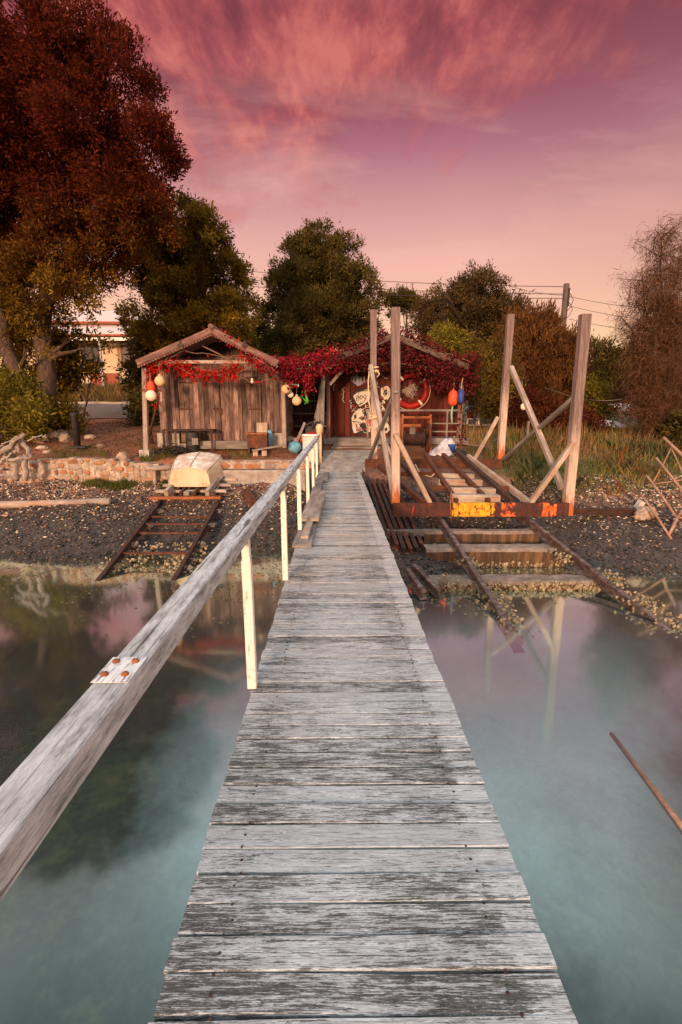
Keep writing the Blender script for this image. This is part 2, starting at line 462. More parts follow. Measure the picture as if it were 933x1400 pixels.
M['oyster'] = mottled('oyster_shell', [(.3, (.07, .05, .03)), (.5, (.24, .185, .11)), (.7, (.52, .44, .30))], 14, .8, .6, .01, pos=True)
M['cream_boat'] = mottled('chalky_hull_paint', [(.30, (.38, .25, .15)), (.45, (.52, .38, .25)), (.62, (.60, .47, .33))], 3.5, .6, .2, .004)
M['hull_top'] = mottled('flaking_hull_paint', [(.40, (.50, .37, .29)), (.52, (.60, .49, .41)), (.60, (.80, .76, .70))], 3.2, .55, .3, .004)
M['white'] = mottled('white_plastic', [(.3, (.66, .64, .6)), (.6, (.80, .79, .76))], 6, .5, .1, .002)
M['grime_white'] = mottled('grimy_white', [(.3, (.38, .33, .28)), (.6, (.66, .62, .56))], 6, .6, .2, .003)
M['black'] = mottled('black_metal', [(.3, (.012, .011, .011)), (.6, (.035, .03, .028))], 8, .6, .2, .004)
M['orange_buoy'] = mottled('orange_float', [(.3, (.42, .05, .02)), (.6, (.62, .085, .03))], 8, .5, .15, .003)
M['peach_buoy'] = mottled('faded_float', [(.3, (.50, .30, .15)), (.6, (.70, .50, .30))], 8, .55, .15, .003)
M['pale_buoy'] = mottled('pale_float', [(.3, (.60, .50, .34)), (.6, (.76, .68, .52))], 8, .55, .15, .003)
M['blue'] = mottled('blue_plastic', [(.3, (.02, .035, .15)), (.6, (.03, .07, .26))], 8, .45, .1, .002)
M['cyan'] = mottled('faded_blue_paint', [(.3, (.06, .20, .30)), (.6, (.14, .36, .48))], 8, .6, .2, .002)
M['lime'] = mottled('lime_green_paint', [(.3, (.10, .50, .05)), (.6, (.16, .66, .08))], 8, .4, .05, .002)
M['red'] = mottled('red_plastic', [(.3, (.16, .006, .006)), (.6, (.34, .012, .010))], 8, .5, .1, .002)
M['green_rope'] = mottled('green_rope', [(.3, (.12, .32, .22)), (.6, (.24, .5, .36))], 30, .8, .4, .004)
M['rope'] = mottled('hemp_rope', [(.3, (.42, .30, .17)), (.6, (.66, .52, .34))], 40, .85, .6, .004)
M['string'] = mottled('thin_cord', [(.3, (.16, .105, .07)), (.6, (.30, .22, .15))], 30, .85, .2, .002)
M['wire'] = mottled('cable', [(.3, (.03, .025, .025)), (.6, (.05, .042, .04))], 8, .6, .1, .001)
M['gum'] = wood('pole_timber', (.045, .03, .025), (.12, .085, .07), (.2, .15, .125), 30)
def roofmat(name, a, b, freq=40):
    t = NT(name); p = t.obj(); n = t.noise(p, 5, 6, .7)
    uv = t.uv(); w = t.n('ShaderNodeTexWave', wave_type='BANDS', bands_direction='X'); w.inputs['Scale'].default_value = freq / 20
    t.l(uv, w.inputs[0])
    return t.finish(t.ramp(n, [(.35, a), (.65, b)]), .7, w.outputs[0], .5, .02)
M['roof_iron'] = roofmat('rusty_corrugated_iron', (.11, .05, .04), (.27, .15, .125))
M['roof_light'] = roofmat('pale_corrugated_iron', (.50, .40, .38), (.62, .52, .50))
M['house_wall'] = mottled('cream_weatherboard', [(.3, (.50, .38, .25)), (.7, (.62, .49, .34))], 3, .8, .1, .01)
M['house_red'] = mottled('brick_red', [(.3, (.20, .045, .025)), (.7, (.34, .09, .05))], 9, .8, .2, .01)
M['house_trim'] = mottled('blue_grey_trim', [(.3, (.20, .24, .26)), (.7, (.34, .38, .40))], 9, .6, .1, .01)
M['glass'] = mottled('dark_window_glass', [(.3, (.02, .02, .025)), (.7, (.05, .045, .045))], 2, .08, 0.0, .001, spec=.6)
M['cloth'] = mottled('grey_cloth', [(.3, (.22, .22, .26)), (.55, (.44, .43, .47)), (.7, (.62, .6, .6))], 9, .9, .4, .01)
# graffiti paint
M['g_white'] = mottled('white_spray_paint', [(.3, (.36, .31, .25)), (.6, (.55, .49, .41))], 7, .7, .1, .001)
M['g_black'] = mottled('black_spray_paint', [(.3, (.010, .008, .008)), (.6, (.028, .022, .02))], 7, .7, .1, .001)
M['g_blue'] = mottled('blue_grey_spray_paint', [(.3, (.10, .12, .20)), (.6, (.28, .28, .36))], 14, .7, .1, .001)
M['g_red'] = mottled('red_spray_paint', [(.3, (.35, .02, .015)), (.6, (.5, .04, .03))], 7, .7, .1, .001)

def wallmat():
    """random rubble set in pale mortar"""
    t = NT('mortared_rubble'); p = t.mapping(t.pos(), (3.3, 3.3, 4.6))
    d = t.noise(p, 1.2, 3); 
    pv = t.n('ShaderNodeVectorMath', operation='ADD'); t.l(p, pv.inputs[0]); t.l(t.math('MULTIPLY', d, .7), pv.inputs[1])
    v1 = t.n('ShaderNodeTexVoronoi', feature='DISTANCE_TO_EDGE'); v1.inputs['Scale'].default_value = 1.25; t.l(pv.outputs[0], v1.inputs[0])
    v2 = t.n('ShaderNodeTexVoronoi', feature='F1'); v2.inputs['Scale'].default_value = 1.25; t.l(pv.outputs[0], v2.inputs[0])
    sc = t.n('ShaderNodeSeparateColor'); t.l(v2.outputs['Color'], sc.inputs[0])
    st = t.ramp(sc.outputs[0], [(0, (.16, .075, .045)), (.3, (.38, .16, .065)), (.55, (.48, .25, .12)), (.8, (.34, .25, .20)), (1, (.20, .15, .13))])
    n = t.noise(t.pos(), 14, 6, .7)
    st = t.mix(1, st, t.ramp(n, [(.25, .55), (.75, 1.2)]), 'MULTIPLY')
    mo = t.ramp(n, [(.3, (.42, .33, .25)), (.6, (.68, .58, .47))])
    e = t.ramp(v1.outputs[0], [(.06, 0), (.12, 1)])
    return t.finish(t.mix(e, mo, st), .85, t.math('ADD', e, n), .8, .03)
M['rubble'] = wallmat()
M['rock'] = mottled('field_rock', [(.3, (.16, .105, .075)), (.5, (.32, .23, .17)), (.7, (.50, .40, .32))], 4, .9, .8, .03)

def groundmat():
    t = NT('shore_ground'); p = t.pos(); s = t.n('ShaderNodeSeparateXYZ'); t.l(p, s.inputs[0])
    n1 = t.noise(p, 9, 8, .75); n2 = t.noise(p, 38, 6, .7); n3 = t.noise(p, 1.4, 5, .65)
    mix12 = t.math('ADD', t.math('MULTIPLY', n1, .5), t.math('MULTIPLY', n2, .5))
    mud = t.ramp(mix12, [(.34, (.014, .012, .012)), (.52, (.055, .045, .040)), (.66, (.15, .12, .10))])
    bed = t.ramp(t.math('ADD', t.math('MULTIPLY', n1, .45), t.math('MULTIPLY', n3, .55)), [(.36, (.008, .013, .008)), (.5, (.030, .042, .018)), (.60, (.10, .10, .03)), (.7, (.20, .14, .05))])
    def lin(v, a, b): return t.math('MULTIPLY', t.math('SUBTRACT', v, a), 1 / (b - a), True)
    def inv(v): return t.math('SUBTRACT', 1, v)
    X_, Y_ = s.outputs[0], s.outputs[1]
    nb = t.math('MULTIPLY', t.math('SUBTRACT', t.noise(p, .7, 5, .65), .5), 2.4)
    sky_refl_r = t.math('MULTIPLY', lin(X_, .2, .8), inv(lin(t.math('ADD', t.math('SUBTRACT', X_, t.math('MULTIPLY', Y_, .55)), nb), .5, 1.7)))  # bright sky reflection of the water painted into the bed colour, right side
    sky_refl_r = t.math('MULTIPLY', sky_refl_r, t.math('MULTIPLY', lin(t.math('ADD', Y_, nb), 2.4, 4.4), inv(lin(t.math('ADD', Y_, t.math('MULTIPLY', nb, .4)), 6.5, 7.4))))
    sky_refl_l = t.math('MULTIPLY', lin(t.math('ADD', X_, t.math('MULTIPLY', nb, .5)), -2.1, -1.2), inv(lin(X_, -.5, .1)))  # same painted sky reflection left of the jetty
    sky_refl_l = t.math('MULTIPLY', sky_refl_l, t.math('MULTIPLY', lin(Y_, 2.4, 3.8), inv(lin(t.math('ADD', Y_, nb), 5.6, 7.0))))
    silt = t.math('ADD', sky_refl_r, sky_refl_l, True)
    sky_refl_col = t.ramp(mix12, [(.30, (.54, .61, .63)), (.5, (.66, .73, .75)), (.66, (.76, .82, .83))])
    bed = t.mix(silt, bed, sky_refl_col)  # bed painted pale for reflected sky, left dark for reflected trees
    shell = t.ramp(mix12, [(.36, (.05, .028, .022)), (.5, (.17, .09, .065)), (.62, (.36, .25, .19))])
    dirt = t.ramp(mix12, [(.34, (.07, .028, .016)), (.5, (.20, .078, .036)), (.68, (.36, .16, .08))])
    turf = t.ramp(mix12, [(.34, (.022, .026, .008)), (.5, (.07, .062, .02)), (.68, (.17, .115, .045))])
    zz = t.math('ADD', s.outputs[2], t.math('MULTIPLY', t.math('SUBTRACT', n3, .5), .5))
    def band(a, b):  # z in metres
        return t.ramp(t.math('DIVIDE', t.math('ADD', zz, 3), 6), [((a + 3) / 6, 0), ((b + 3) / 6, 1)])
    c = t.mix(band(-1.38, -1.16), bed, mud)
    c = t.mix(band(-.55, -.30), c, shell)
    c = t.mix(band(.0, .22), c, dirt)
    right = t.ramp(t.math('DIVIDE', t.math('ADD', s.outputs[0], 2), 10), [(.55, 0), (.65, 1)])
    c = t.mix(t.math('MULTIPLY', right, band(-.3, -.1)), c, turf)
    c = t.mix(band(1.5, 1.9), c, turf)
    dry = t.ramp(t.math('DIVIDE', t.math('ADD', zz, 3), 6), [(.27, .25), (.35, .8)])
    return t.finish(c, dry, mix12, 1.0, .03, spec=.35)
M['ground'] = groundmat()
M['gravel_road'] = mottled('gravel_road', [(.35, (.07, .05, .044)), (.5, (.135, .098, .086)), (.68, (.22, .165, .145))], 10, .9, .5, .02, pos=True)

def watermat():
    t = NT('still_water'); p = t.pos()
    n = t.noise(t.mapping(p, (.6, .6, 1)), 1.0, 2, .5)
    lw = t.n('ShaderNodeLayerWeight'); lw.inputs[0].default_value = .5
    fac = t.ramp(lw.outputs['Facing'], [(0.0, .03), (.22, .06), (.32, .14), (.42, .34), (.52, .60), (.64, .85), (.8, .95), (1.0, .98)])
    gl = t.n('ShaderNodeBsdfGlossy'); gl.inputs['Color'].default_value = (.74, .95, .97, 1); gl.inputs['Roughness'].default_value = .065
    bp = t.n('ShaderNodeBump'); bp.inputs['Strength'].default_value = .012; bp.inputs['Distance'].default_value = .3
    t.l(n, bp.inputs['Height']); t.l(bp.outputs[0], gl.inputs['Normal'])
    g2 = t.n('ShaderNodeBsdfGlossy'); g2.inputs['Color'].default_value = (.74, .95, .97, 1); g2.inputs['Roughness'].default_value = .30
    gm = t.n('ShaderNodeMixShader'); gm.inputs[0].default_value = .20; t.l(gl.outputs[0], gm.inputs[1]); t.l(g2.outputs[0], gm.inputs[2])
    tr = t.n('ShaderNodeBsdfTransparent'); tr.inputs['Color'].default_value = (.76, .86, .84, 1)
    mx = t.n('ShaderNodeMixShader'); t.l(fac, mx.inputs[0]); t.l(tr.outputs[0], mx.inputs[1]); t.l(gm.outputs[0], mx.inputs[2])
    t.l(mx.outputs[0], t.out.inputs[0]); return t.m
M['water'] = watermat()

# ------------------------------------------------------------------ world: sunset sky, light from behind the viewer
W = bpy.data.worlds.new('World'); SC.world = W; W.use_nodes = True
SUN_EL, SUN_AZ = R(9), R(196)   # azimuth from +Y clockwise: low sun behind the viewer
def world():
    t = NT.__new__(NT); t.t = W.node_tree; t.t.nodes.clear()
    out = t.n('ShaderNodeOutputWorld'); bg = t.n('ShaderNodeBackground')
    tc = t.n('ShaderNodeTexCoord').outputs['Generated']
    s = t.n('ShaderNodeSeparateXYZ'); t.l(tc, s.inputs[0]); x, y, z = s.outputs
    front = t.ramp(z, [(0, (1.20, .78, .36)), (.10, (1.16, .72, .38)), (.18, (1.06, .60, .40)), (.28, (.90, .47, .395)), (.386, (.60, .265, .285)), (.425, (.48, .175, .23)),
                       (.47, (.375, .11, .145)), (.565, (.22, .042, .055)), (.60, (.42, .20, .21)), (.66, (1.15, .88, .86)), (.74, (1.8, 1.7, 1.70)), (.88, (1.05, 1.2, 1.3)), (1, (.95, 1.2, 1.35))])
    back = t.ramp(z, [(0, (2.5, 1.3, .72)), (.2, (2.3, 1.3, .82)), (.45, (1.7, 1.4, 1.2)), (.7, (1.35, 1.42, 1.48)), (.86, (1.0, 1.18, 1.3)), (1, (.95, 1.2, 1.35))])
    k = t.n('ShaderNodeMapRange'); k.interpolation_type = 'SMOOTHSTEP'
    k.inputs[1].default_value = -.35; k.inputs[2].default_value = .25; t.l(y, k.inputs[0])
    # clouds projected on a high flat layer
    zz = t.math('ADD', z, .10)
    cv = t.n('ShaderNodeCombineXYZ'); t.l(t.math('DIVIDE', x, zz), cv.inputs[0]); t.l(t.math('DIVIDE', y, zz), cv.inputs[1])
    cm = t.mapping(cv.outputs[0], (2.9, 1.7, 1), (0, 0, 0), (0, 0, R(-28)))
    n = t.noise(cm, 1.5, 8, .62, .25)
    n2 = t.noise(t.mapping(cv.outputs[0], (11, 4.2, 1), (3, 1, 0), (0, 0, R(-18))), 1.5, 8, .62, .5)
    # a bank of cloud high on the left, thinning towards lower right
    bank = t.math('ADD', t.math('SUBTRACT', z, .435), t.math('MULTIPLY', x, -.25))
    bank = t.math('ADD', bank, t.math('MULTIPLY', t.math('SUBTRACT', n, .5), .35))
    bank = t.ramp(t.math('ADD', t.math('MULTIPLY', bank, 4.0), .5), [(.22, 0), (.78, 1)])
    top = t.ramp(z, [(.575, 1), (.70, 0)])
    dens = t.math('ADD', t.math('MULTIPLY', n, .66), t.math('MULTIPLY', n2, .34))
    cl = t.math('MULTIPLY', t.math('MULTIPLY', t.ramp(dens, [(.36, .45), (.54, 1)]), bank), top)
    cc = t.ramp(dens, [(.38, (.19, .040, .055)), (.49, (.46, .092, .10)), (.62, (.72, .19, .155))])
    f1 = t.mix(t.math('MULTIPLY', cl, .92), front, cc)
    # thin pale streaks lower down
    st = t.noise(t.mapping(cv.outputs[0], (.8, 1.5, 1), (7, 2, 0), (0, 0, R(14))), 1.1, 7, .62, .4)
    sm = t.math('MULTIPLY', t.ramp(st, [(.46, 0), (.68, .65)]), t.ramp(z, [(.1, 0), (.2, 1), (.45, .7), (.52, 0)]))
    f1 = t.mix(sm, f1, (1.0, .52, .42))
    # darker away to the right
    dk = t.ramp(t.math('MULTIPLY', t.math('ADD', x, .0), t.math('ADD', z, .2)), [(.12, 0), (.40, .42)])
    f1 = t.mix(t.math('MULTIPLY', dk, top), f1, (.16, .05, .065))
    sky = t.mix(k.outputs[0], back, f1)
    ns = t.n('ShaderNodeTexSky', sky_type='NISHITA', sun_disc=False)
    ns.sun_elevation = SUN_EL; ns.sun_rotation = SUN_AZ
    nsx = t.n('ShaderNodeVectorMath', operation='SCALE'); t.l(ns.outputs[0], nsx.inputs[0]); nsx.inputs['Scale'].default_value = .10
    ad = t.mix(.05, sky, nsx.outputs[0])
    t.l(ad, bg.inputs[0]); bg.inputs[1].default_value = 1.0
    t.l(bg.outputs[0], out.inputs[0])
world()
sl = bpy.data.lights.new('sun', 'SUN'); sl.energy = 5.0; sl.angle = R(7); sl.color = (1.0, .60, .36)
so = bpy.data.objects.new('sun', sl); COL.objects.link(so)
dirv = V((math.sin(SUN_AZ) * math.cos(SUN_EL), math.cos(SUN_AZ) * math.cos(SUN_EL), math.sin(SUN_EL)))
so.rotation_euler = dirv.to_track_quat('Z', 'Y').to_euler(); so.location = (0, -10, 12)

# ------------------------------------------------------------------ camera
cd = bpy.data.cameras.new('camera'); co = bpy.data.objects.new('camera', cd); COL.objects.link(co)
cd.sensor_fit = 'VERTICAL'; cd.sensor_height = 36; cd.lens = F / 1400 * 36; cd.clip_start = .05; cd.clip_end = 3000
co.location = EYE; co.rotation_euler = (PI / 2 - PITCH, 0, -YAW)
SC.camera = co
vs_ = SC.view_settings; vs_.view_transform = 'Standard'; vs_.look = 'None'; vs_.exposure = 0; vs_.gamma = 1; vs_.use_curve_mapping = False
SC.cycles.use_denoising = True
SC.cycles.max_bounces = 8; SC.cycles.transparent_max_bounces = 8; SC.cycles.diffuse_bounces = 3; SC.cycles.glossy_bounces = 3
SC.cycles.caustics_reflective = False; SC.cycles.caustics_refractive = False
SC.cycles.sample_clamp_indirect = 4

# ================================================================== SETTING
def axis(fine, *rest):
    a = list(fine)
    for (start, stop, k) in rest:
        x = start; st = abs(fine[1] - fine[0])
        sgn = 1 if stop > start else -1
        while abs(x - start) < abs(stop - start):
            st *= k; x += sgn * st; a.append(x)
    return np.array(sorted(set(round(v, 4) for v in a)))
ax = axis(np.arange(-12, 12.01, .14), (12, 900, 1.22), (-12, -900, 1.22))
ay = axis(np.arange(4.5, 21, .10), (21, 900, 1.16), (4.5, -900, 1.3))
gx, gy = np.meshgrid(ax, ay)
gz = HT(gx, gy)
nx, ny = len(ax), len(ay)
idx = np.arange(nx * ny).reshape(ny, nx)
faces = np.stack([idx[:-1, :-1], idx[:-1, 1:], idx[1:, 1:], idx[1:, :-1]], -1).reshape(-1, 4)
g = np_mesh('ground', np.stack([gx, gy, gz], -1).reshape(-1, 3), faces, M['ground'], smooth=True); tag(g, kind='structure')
wv = [(-900, -900, WATER), (900, -900, WATER), (900, 14, WATER), (-900, 14, WATER)]
w = np_mesh('water', wv, [[0, 1, 2, 3]], M['water']); tag(w, kind='structure')

def drape(name, xs, ys, mat, dz=.006, kind='structure', edge=.0):
    gx, gy = np.meshgrid(xs, ys)
    z = HT(gx, gy) + dz
    n1, n2 = len(xs), len(ys); i = np.arange(n1 * n2).reshape(n2, n1)
    f = np.stack([i[:-1, :-1], i[:-1, 1:], i[1:, 1:], i[1:, :-1]], -1).reshape(-1, 4)
    return tag(np_mesh(name, np.stack([gx, gy, z], -1).reshape(-1, 3), f, mat, smooth=True), kind=kind)
drape('gravel_road', np.arange(-20, -5.0, .4), np.arange(21.5, 29.6, .2), M['gravel_road'], .03)
b = MB()
for i in range(20):
    x0 = -20 + i * .75
    b.beam((x0, 29.75, H(x0, 29.75) + .05), (x0 + .74, 29.75, H(x0 + .74, 29.75) + .05), .15, .16, ch=.02)
tag(b.build('kerb', M['concrete']), kind='structure')
# concrete landing between jetty and the right shed
b = MB()
zA, zB = -.012, .43
X0, X1 = -.46, .66
b.cm = 0
for i in range(6):
    y0 = 12.62 + i * .33; y1 = y0 + .33
    za = zA + (zB - zA) * i / 6; zb = zA + (zB - zA) * (i + 1) / 6
    b.beam((.10 + .05 * i, y0, za - .3), (.10 + .05 * i, y1, zb - .3), 1.12 + .1 * i, .6)
tag(b.build('concrete_path', M['concrete']), kind='structure')

# ================================================================== JETTY
jetty = thing('jetty', 'long narrow timber jetty of bleached grey boards with a handrail on one side', 'jetty', (0, 0, 0))
b = MB(); y = -.6; rr = random.Random(5)
while y < 12.58:
    wd = .098 + rr.uniform(-.006, .006)
    l = -.475 + rr.uniform(-.006, .006); r = .605 + rr.uniform(-.005, .006)
    dz = rr.uniform(-.003, .002); tilt = rr.uniform(-.004, .004)
    b.beam((l, y + wd / 2 + tilt, -.019 + dz), (r, y + wd / 2 - tilt, -.019 + dz), wd - rr.uniform(.003, .008), .038, ch=.003, segs=5, wob=.0014)
    y += wd
b.cm = 1; y = -.6; rr = random.Random(5); rn2 = random.Random(50)
for i in range(134):
    yy = -.55 + i * .098
    for xx in (-.33, .46):
        for dy in (-.022, .024):
            xq, yq = xx + rn2.uniform(-.012, .012), yy + dy + rn2.uniform(-.006, .006)
            if yq < 12.5: b.lathe((xq, yq, -.002), [(.0048, 0), (.0048, .003), (.002, .0036)], 7)
b.build('deck', [M['deck'], M['rust_dark']], jetty)
for xx in (-.33, .46):
    MB().beam((xx, -.6, -.13), (xx, 12.55, -.13), .10, .18, ch=.01).build('bearer', M['grey_wood'], jetty)
for yy in (-.2, 2.5, 5.2, 7.9, 10.4):
    for xx in (-.30, .43):
        MB().tube([(xx, yy, H(xx, yy) - .4), (xx, yy, -.22)], .085, 12).build('pile', M['gum'], jetty, True)
    MB().beam((-.47, yy, -.28), (.60, yy, -.28), .1, .12).build('crosshead', M['grey_wood'], jetty)
rail = MB().beam((-.492, -.5, .893), (-.505, 12.1, .893), .082, .072, ch=.005, segs=10, wob=.0022).build('handrail', M['rail'], jetty)
# worn white joint patches on top of the rail, with rusty bolt heads
def patch(y0, y1, bolts):
    MB().beam((-.4935, y0, .9295), (-.4945, y1, .9295), .081, .0018, ch=.0005, segs=4).build('joint_plate', M['rail_paint'], rail)
    for yy in bolts:
        for xx in (-.517, -.472):
            MB().lathe((xx, yy, .931), [(.0085, 0), (.0085, .003), (.006, .0055), (.0, .006)], 10).build('bolt', M['rust_orange'], rail, True)
patch(.955, 1.065, (.985, 1.042))
patch(4.62, 4.85, (4.67, 4.80))
patch(7.2, 7.45, ())
for k in range(6):
    yy = 2.46 + 1.78 * k
    b = MB().beam((-.474, yy, .001), (-.478, yy, .74), .050, .050, ch=.004, segs=4, wob=.002).beam((-.478, yy, .735), (-.482, yy, .858), .042, .046, ch=.003)
    b.build('rail_post', M['post_paint'], jetty)
# boards lying along the left edge of the deck
def plank(label, a, c, w, h, mat='grey_wood', up=(0, 0, 1)):
    o = MB().beam(a, c, w, h, up, ch=.006, segs=4, wob=.002).build('plank', M[mat])
    return tag(o, label, 'plank', None)
plank('long grey board at the bottom of the pile on the jetty edge', (-.40, 5.30, .022), (-.36, 8.0, .022), .22, .04)
plank('narrow pale batten lying on the board at the near end of the jetty pile', (-.385, 5.55, .062), (-.37, 6.5, .062), .09, .036, 'pale_wood')
plank('wide brown weathered plank raised on top of the pile on the jetty edge', (-.37, 6.35, .10), (-.32, 8.6, .12), .25, .045, 'cradle_wood')
plank('grey plank further along the jetty edge under the rail near the sheds', (-.40, 8.9, .04), (-.38, 11.6, .04), .17, .07)
plank('short grey block of timber at the shore end of the jetty edge', (-.25, 10.6, .04), (-.24, 11.9, .04), .10, .08)

# ================================================================== FOLIAGE TOOLS
def unit(a): return a / np.maximum(np.linalg.norm(a, axis=-1, keepdims=True), 1e-9)

def leaves(pts, dirs, length, width, cols, rng, droop=.0, jitter=.6):
    """two-triangle leaf quads: pts (n,3) bases, dirs (n,3) directions"""
    n = len(pts)
    d = unit(dirs + rng.normal(0, jitter, (n, 3)) + np.array([0, 0, -droop]))
    s = unit(np.cross(d, rng.normal(0, 1, (n, 3))))
    length = length * rng.choice([.7, .85, 1.0, 1.0, 1.2, 1.4], (n, 1)); width = width * (length / length.mean()) ** .7
    L = length * rng.uniform(.7, 1.25, (n, 1)); Wd = width * rng.uniform(.7, 1.25, (n, 1))
    mid = pts + d * L * .5
    v = np.stack([pts, mid + s * Wd * .5, pts + d * L, mid - s * Wd * .5], 1).reshape(-1, 3)
    f = np.arange(4 * n).reshape(n, 4)
    c = np.repeat(cols, 4, axis=0)
    return v, f, c

def crown_points(blobs, n_spray, per, spread, rng, up=.35, shell=(.62, 1.02), flat=1.0, dens=32):
    """sprays of leaves gathered in uneven sub-clumps over overlapping limbs"""
    vol = np.array([b[3] ** 2 for b in blobs]); pr = vol / vol.sum()
    B = np.array([b[:4] for b in blobs])
    nsub = max(14, int(len(blobs) * dens))
    si = rng.choice(len(blobs), nsub, p=pr)
    sdv = unit(rng.normal(0, 1, (nsub, 3)) + np.array([0, 0, .15]))
    srr = rng.uniform(shell[0], shell[1] * 1.06, (nsub, 1)) ** .7
    sc = B[si, :3] + sdv * np.array([1, 1, flat]) * srr * B[si, 3:4]
    sr = np.minimum(B[si, 3], 1.9) * rng.uniform(.15, .34, nsub)
    stone = rng.uniform(0, 1, nsub)
    w = sr ** 2; k = rng.choice(nsub, n_spray, p=w / w.sum())
    dv = unit(rng.normal(0, 1, (n_spray, 3)))
    c = sc[k] + dv * np.array([1, 1, .75 * flat]) * (rng.uniform(.35, 1.0, (n_spray, 1)) ** .6) * sr[k][:, None]
    out = unit(dv * .7 + sdv[k] * .5 + np.array([0, 0, up]))
    tone = np.clip(.7 * stone[k] + .3 * rng.uniform(0, 1, n_spray), 0, 1)
    pts = np.repeat(c, per, 0) + rng.normal(0, 1, (n_spray * per, 3)) * spread
    return pts, np.repeat(out, per, 0), np.repeat(tone, per), None

def palette(tone, n, rng, cols, jit=.25):
    """each spray gets a leaf colour between those of the list, each leaf a bit lighter or darker"""
    c = np.array(cols); t = np.clip(tone, 0, .9999) * (len(c) - 1)
    i = t.astype(int); fr = (t - i)[:, None]
    k = c[i] * (1 - fr) + c[i + 1] * fr
    return k * rng.uniform(1 - jit, 1 + jit * 1.3, (n, 1))

def pxblobs(lst, Y, jy, rng, sc=1.0):
    out = []
    for (px, py, r) in lst:
        yy = Y + rng.uniform(-jy, jy)
        p = P(px, py, Y=yy)
        out.append((p.x, p.y, p.z, r * sc * DEP(p) / F))
    return out

def limb(mb, a, c, r0, r1, k=5, bend=.3):
    a = V(a); c = V(c); L = (c - a).length
    pts = []; rad = []
    for i in range(k + 1):
        t = i / k
        o = V((random.uniform(-1, 1), random.uniform(-1, 1), random.uniform(-.5, .5))) * bend * L * .12 * math.sin(PI * t)
        q = a.lerp(c, t); q.z += -.0 + bend * L * .10 * math.sin(PI * t)
        pts.append(q + o); rad.append(r0 + (r1 - r0) * t)
    mb.tube(pts, rad, 8)

def tree(name, label, cat, base, blobs, trunks, cols, n_spray, per, spread, leaf, group=None, seed=1, bark='bark', up=.35, droop=0, jit=.6, shell=(.55, 1.02), flat=1.0,
         height_tint=None, limbs=True, reach=.85):
    rng = np.random.default_rng(seed)
    root = thing(name, label, cat, base, group)
    mb = MB()
    for (a, c, r0, r1) in trunks:
        limb(mb, a, c, r0, r1, 6, .15)
    if limbs:
        for bl in blobs:
            q = V(bl[:3]); tr = min(trunks, key=lambda t: (V(t[1]).lerp(V(t[0]), .2) - q).length)
            a, c = V(tr[0]), V(tr[1])
            s = a.lerp(c, random.uniform(.45, .95))
            if s.z > q.z - .2: s = a.lerp(c, .4)
            q = s.lerp(q, reach)
            limb(mb, s, q, tr[3] * .75, .02, 5, .3)
            for _ in range(3):
                e = q + V((random.uniform(-1, 1), random.uniform(-1, 1), random.uniform(-.4, .9))) * bl[3] * reach
                limb(mb, s.lerp(q, random.uniform(.5, .9)), e, tr[3] * .3, .01, 4, .3)
    mb.build('trunk', M[bark], root, True)
    pts, out, tone, hh = crown_points(blobs, n_spray, per, spread, rng, up, shell, flat)
    c = palette(tone, len(pts), rng, cols)
    if height_tint is not None:
        z0, z1, tint = height_tint
        k = _sm(pts[:, 2] + rng.normal(0, .6, len(pts)), z0, z1)[:, None]
        c = c * (1 - k) + np.array(tint) * rng.uniform(.6, 1.4, (len(pts), 1)) * k
    v, f, cc = leaves(pts, out, leaf[0], leaf[1], c, rng, droop, jit)
    np_mesh('crown', v, f, M['leaf'], root, cc)
    return root

OLIVE = [(.035, .022, .007), (.11, .070, .013), (.22, .145, .020), (.34, .225, .03)]
DKGREEN = [(.018, .016, .006), (.050, .040, .012), (.10, .076, .022), (.17, .12, .032)]
BROWN = [(.035, .016, .008), (.085, .038, .015), (.15, .068, .024), (.20, .10, .03)]
rngb = np.random.default_rng(3)

# the big tree on the left
bl = pxblobs([(25, 45, 62), (110, 95, 75), (165, 130, 60), (60, 165, 105), (150, 200, 80), (200, 225, 48), (100, 275, 85), (185, 290, 55), (30, 290, 85),
              (58, 390, 62), (95, 345, 48), (140, 330, 45), (72, 408, 42), (-50, 180, 120), (-60, 40, 80), (-40, 420, 90), (120, 372, 48), (15, 470, 50), (178, 375, 40), (80, 425, 26), (45, 465, 26), (60, 430, 34), (118, 448, 15), (150, 468, 13), (88, 465, 20), (-80, 300, 110)], 17.5, 1.4, rngb)
tA = P(62, 585, Y=17); tB = P(40, 592, Y=16.4)
tree('spreading_tree', 'huge dark tree towering at the left edge of the picture with two leaning trunks', 'tree', (tA.x, tA.y, H(tA.x, tA.y)),
     bl, [((tA.x, tA.y, H(tA.x, tA.y) - .2), tuple(P(60, 330, Y=17.9)), .36, .16), ((tB.x + .4, tB.y, H(tB.x, tB.y) - .2), tuple(P(-25, 370, Y=17.6)), .33, .12),
          (tuple(P(60, 425, Y=17.6)), tuple(P(140, 320, Y=17.9)), .15, .05)],
     OLIVE, 21000, 15, .095, (.125, .05), seed=5, height_tint=(3.2, 8.6, (.095, .019, .010)), shell=(.35, 1.04), reach=.6)
# second tree
bl = pxblobs([(245, 310, 38), (220, 365, 48), (280, 325, 36), (305, 375, 33), (262, 415, 48), (215, 435, 42), (327, 398, 24), (343, 425, 17), (300, 435, 36), (192, 335, 42), (215, 320, 34), (250, 360, 36),
              (215, 480, 26), (235, 490, 28), (188, 452, 20), (320, 445, 24)], 24, 1.6, rngb)
q = P(238, 560, Y=24)
tree('spreading_tree', 'rounded olive green tree behind the left shed roof, next to the huge one', 'tree', (q.x, q.y, H(q.x, q.y)), bl,
     [((q.x, q.y, H(q.x, q.y) - .2), tuple(P(245, 360, Y=24)), .3, .08)], OLIVE, 9500, 15, .12, (.145, .06), seed=6, shell=(.5, 1.03))
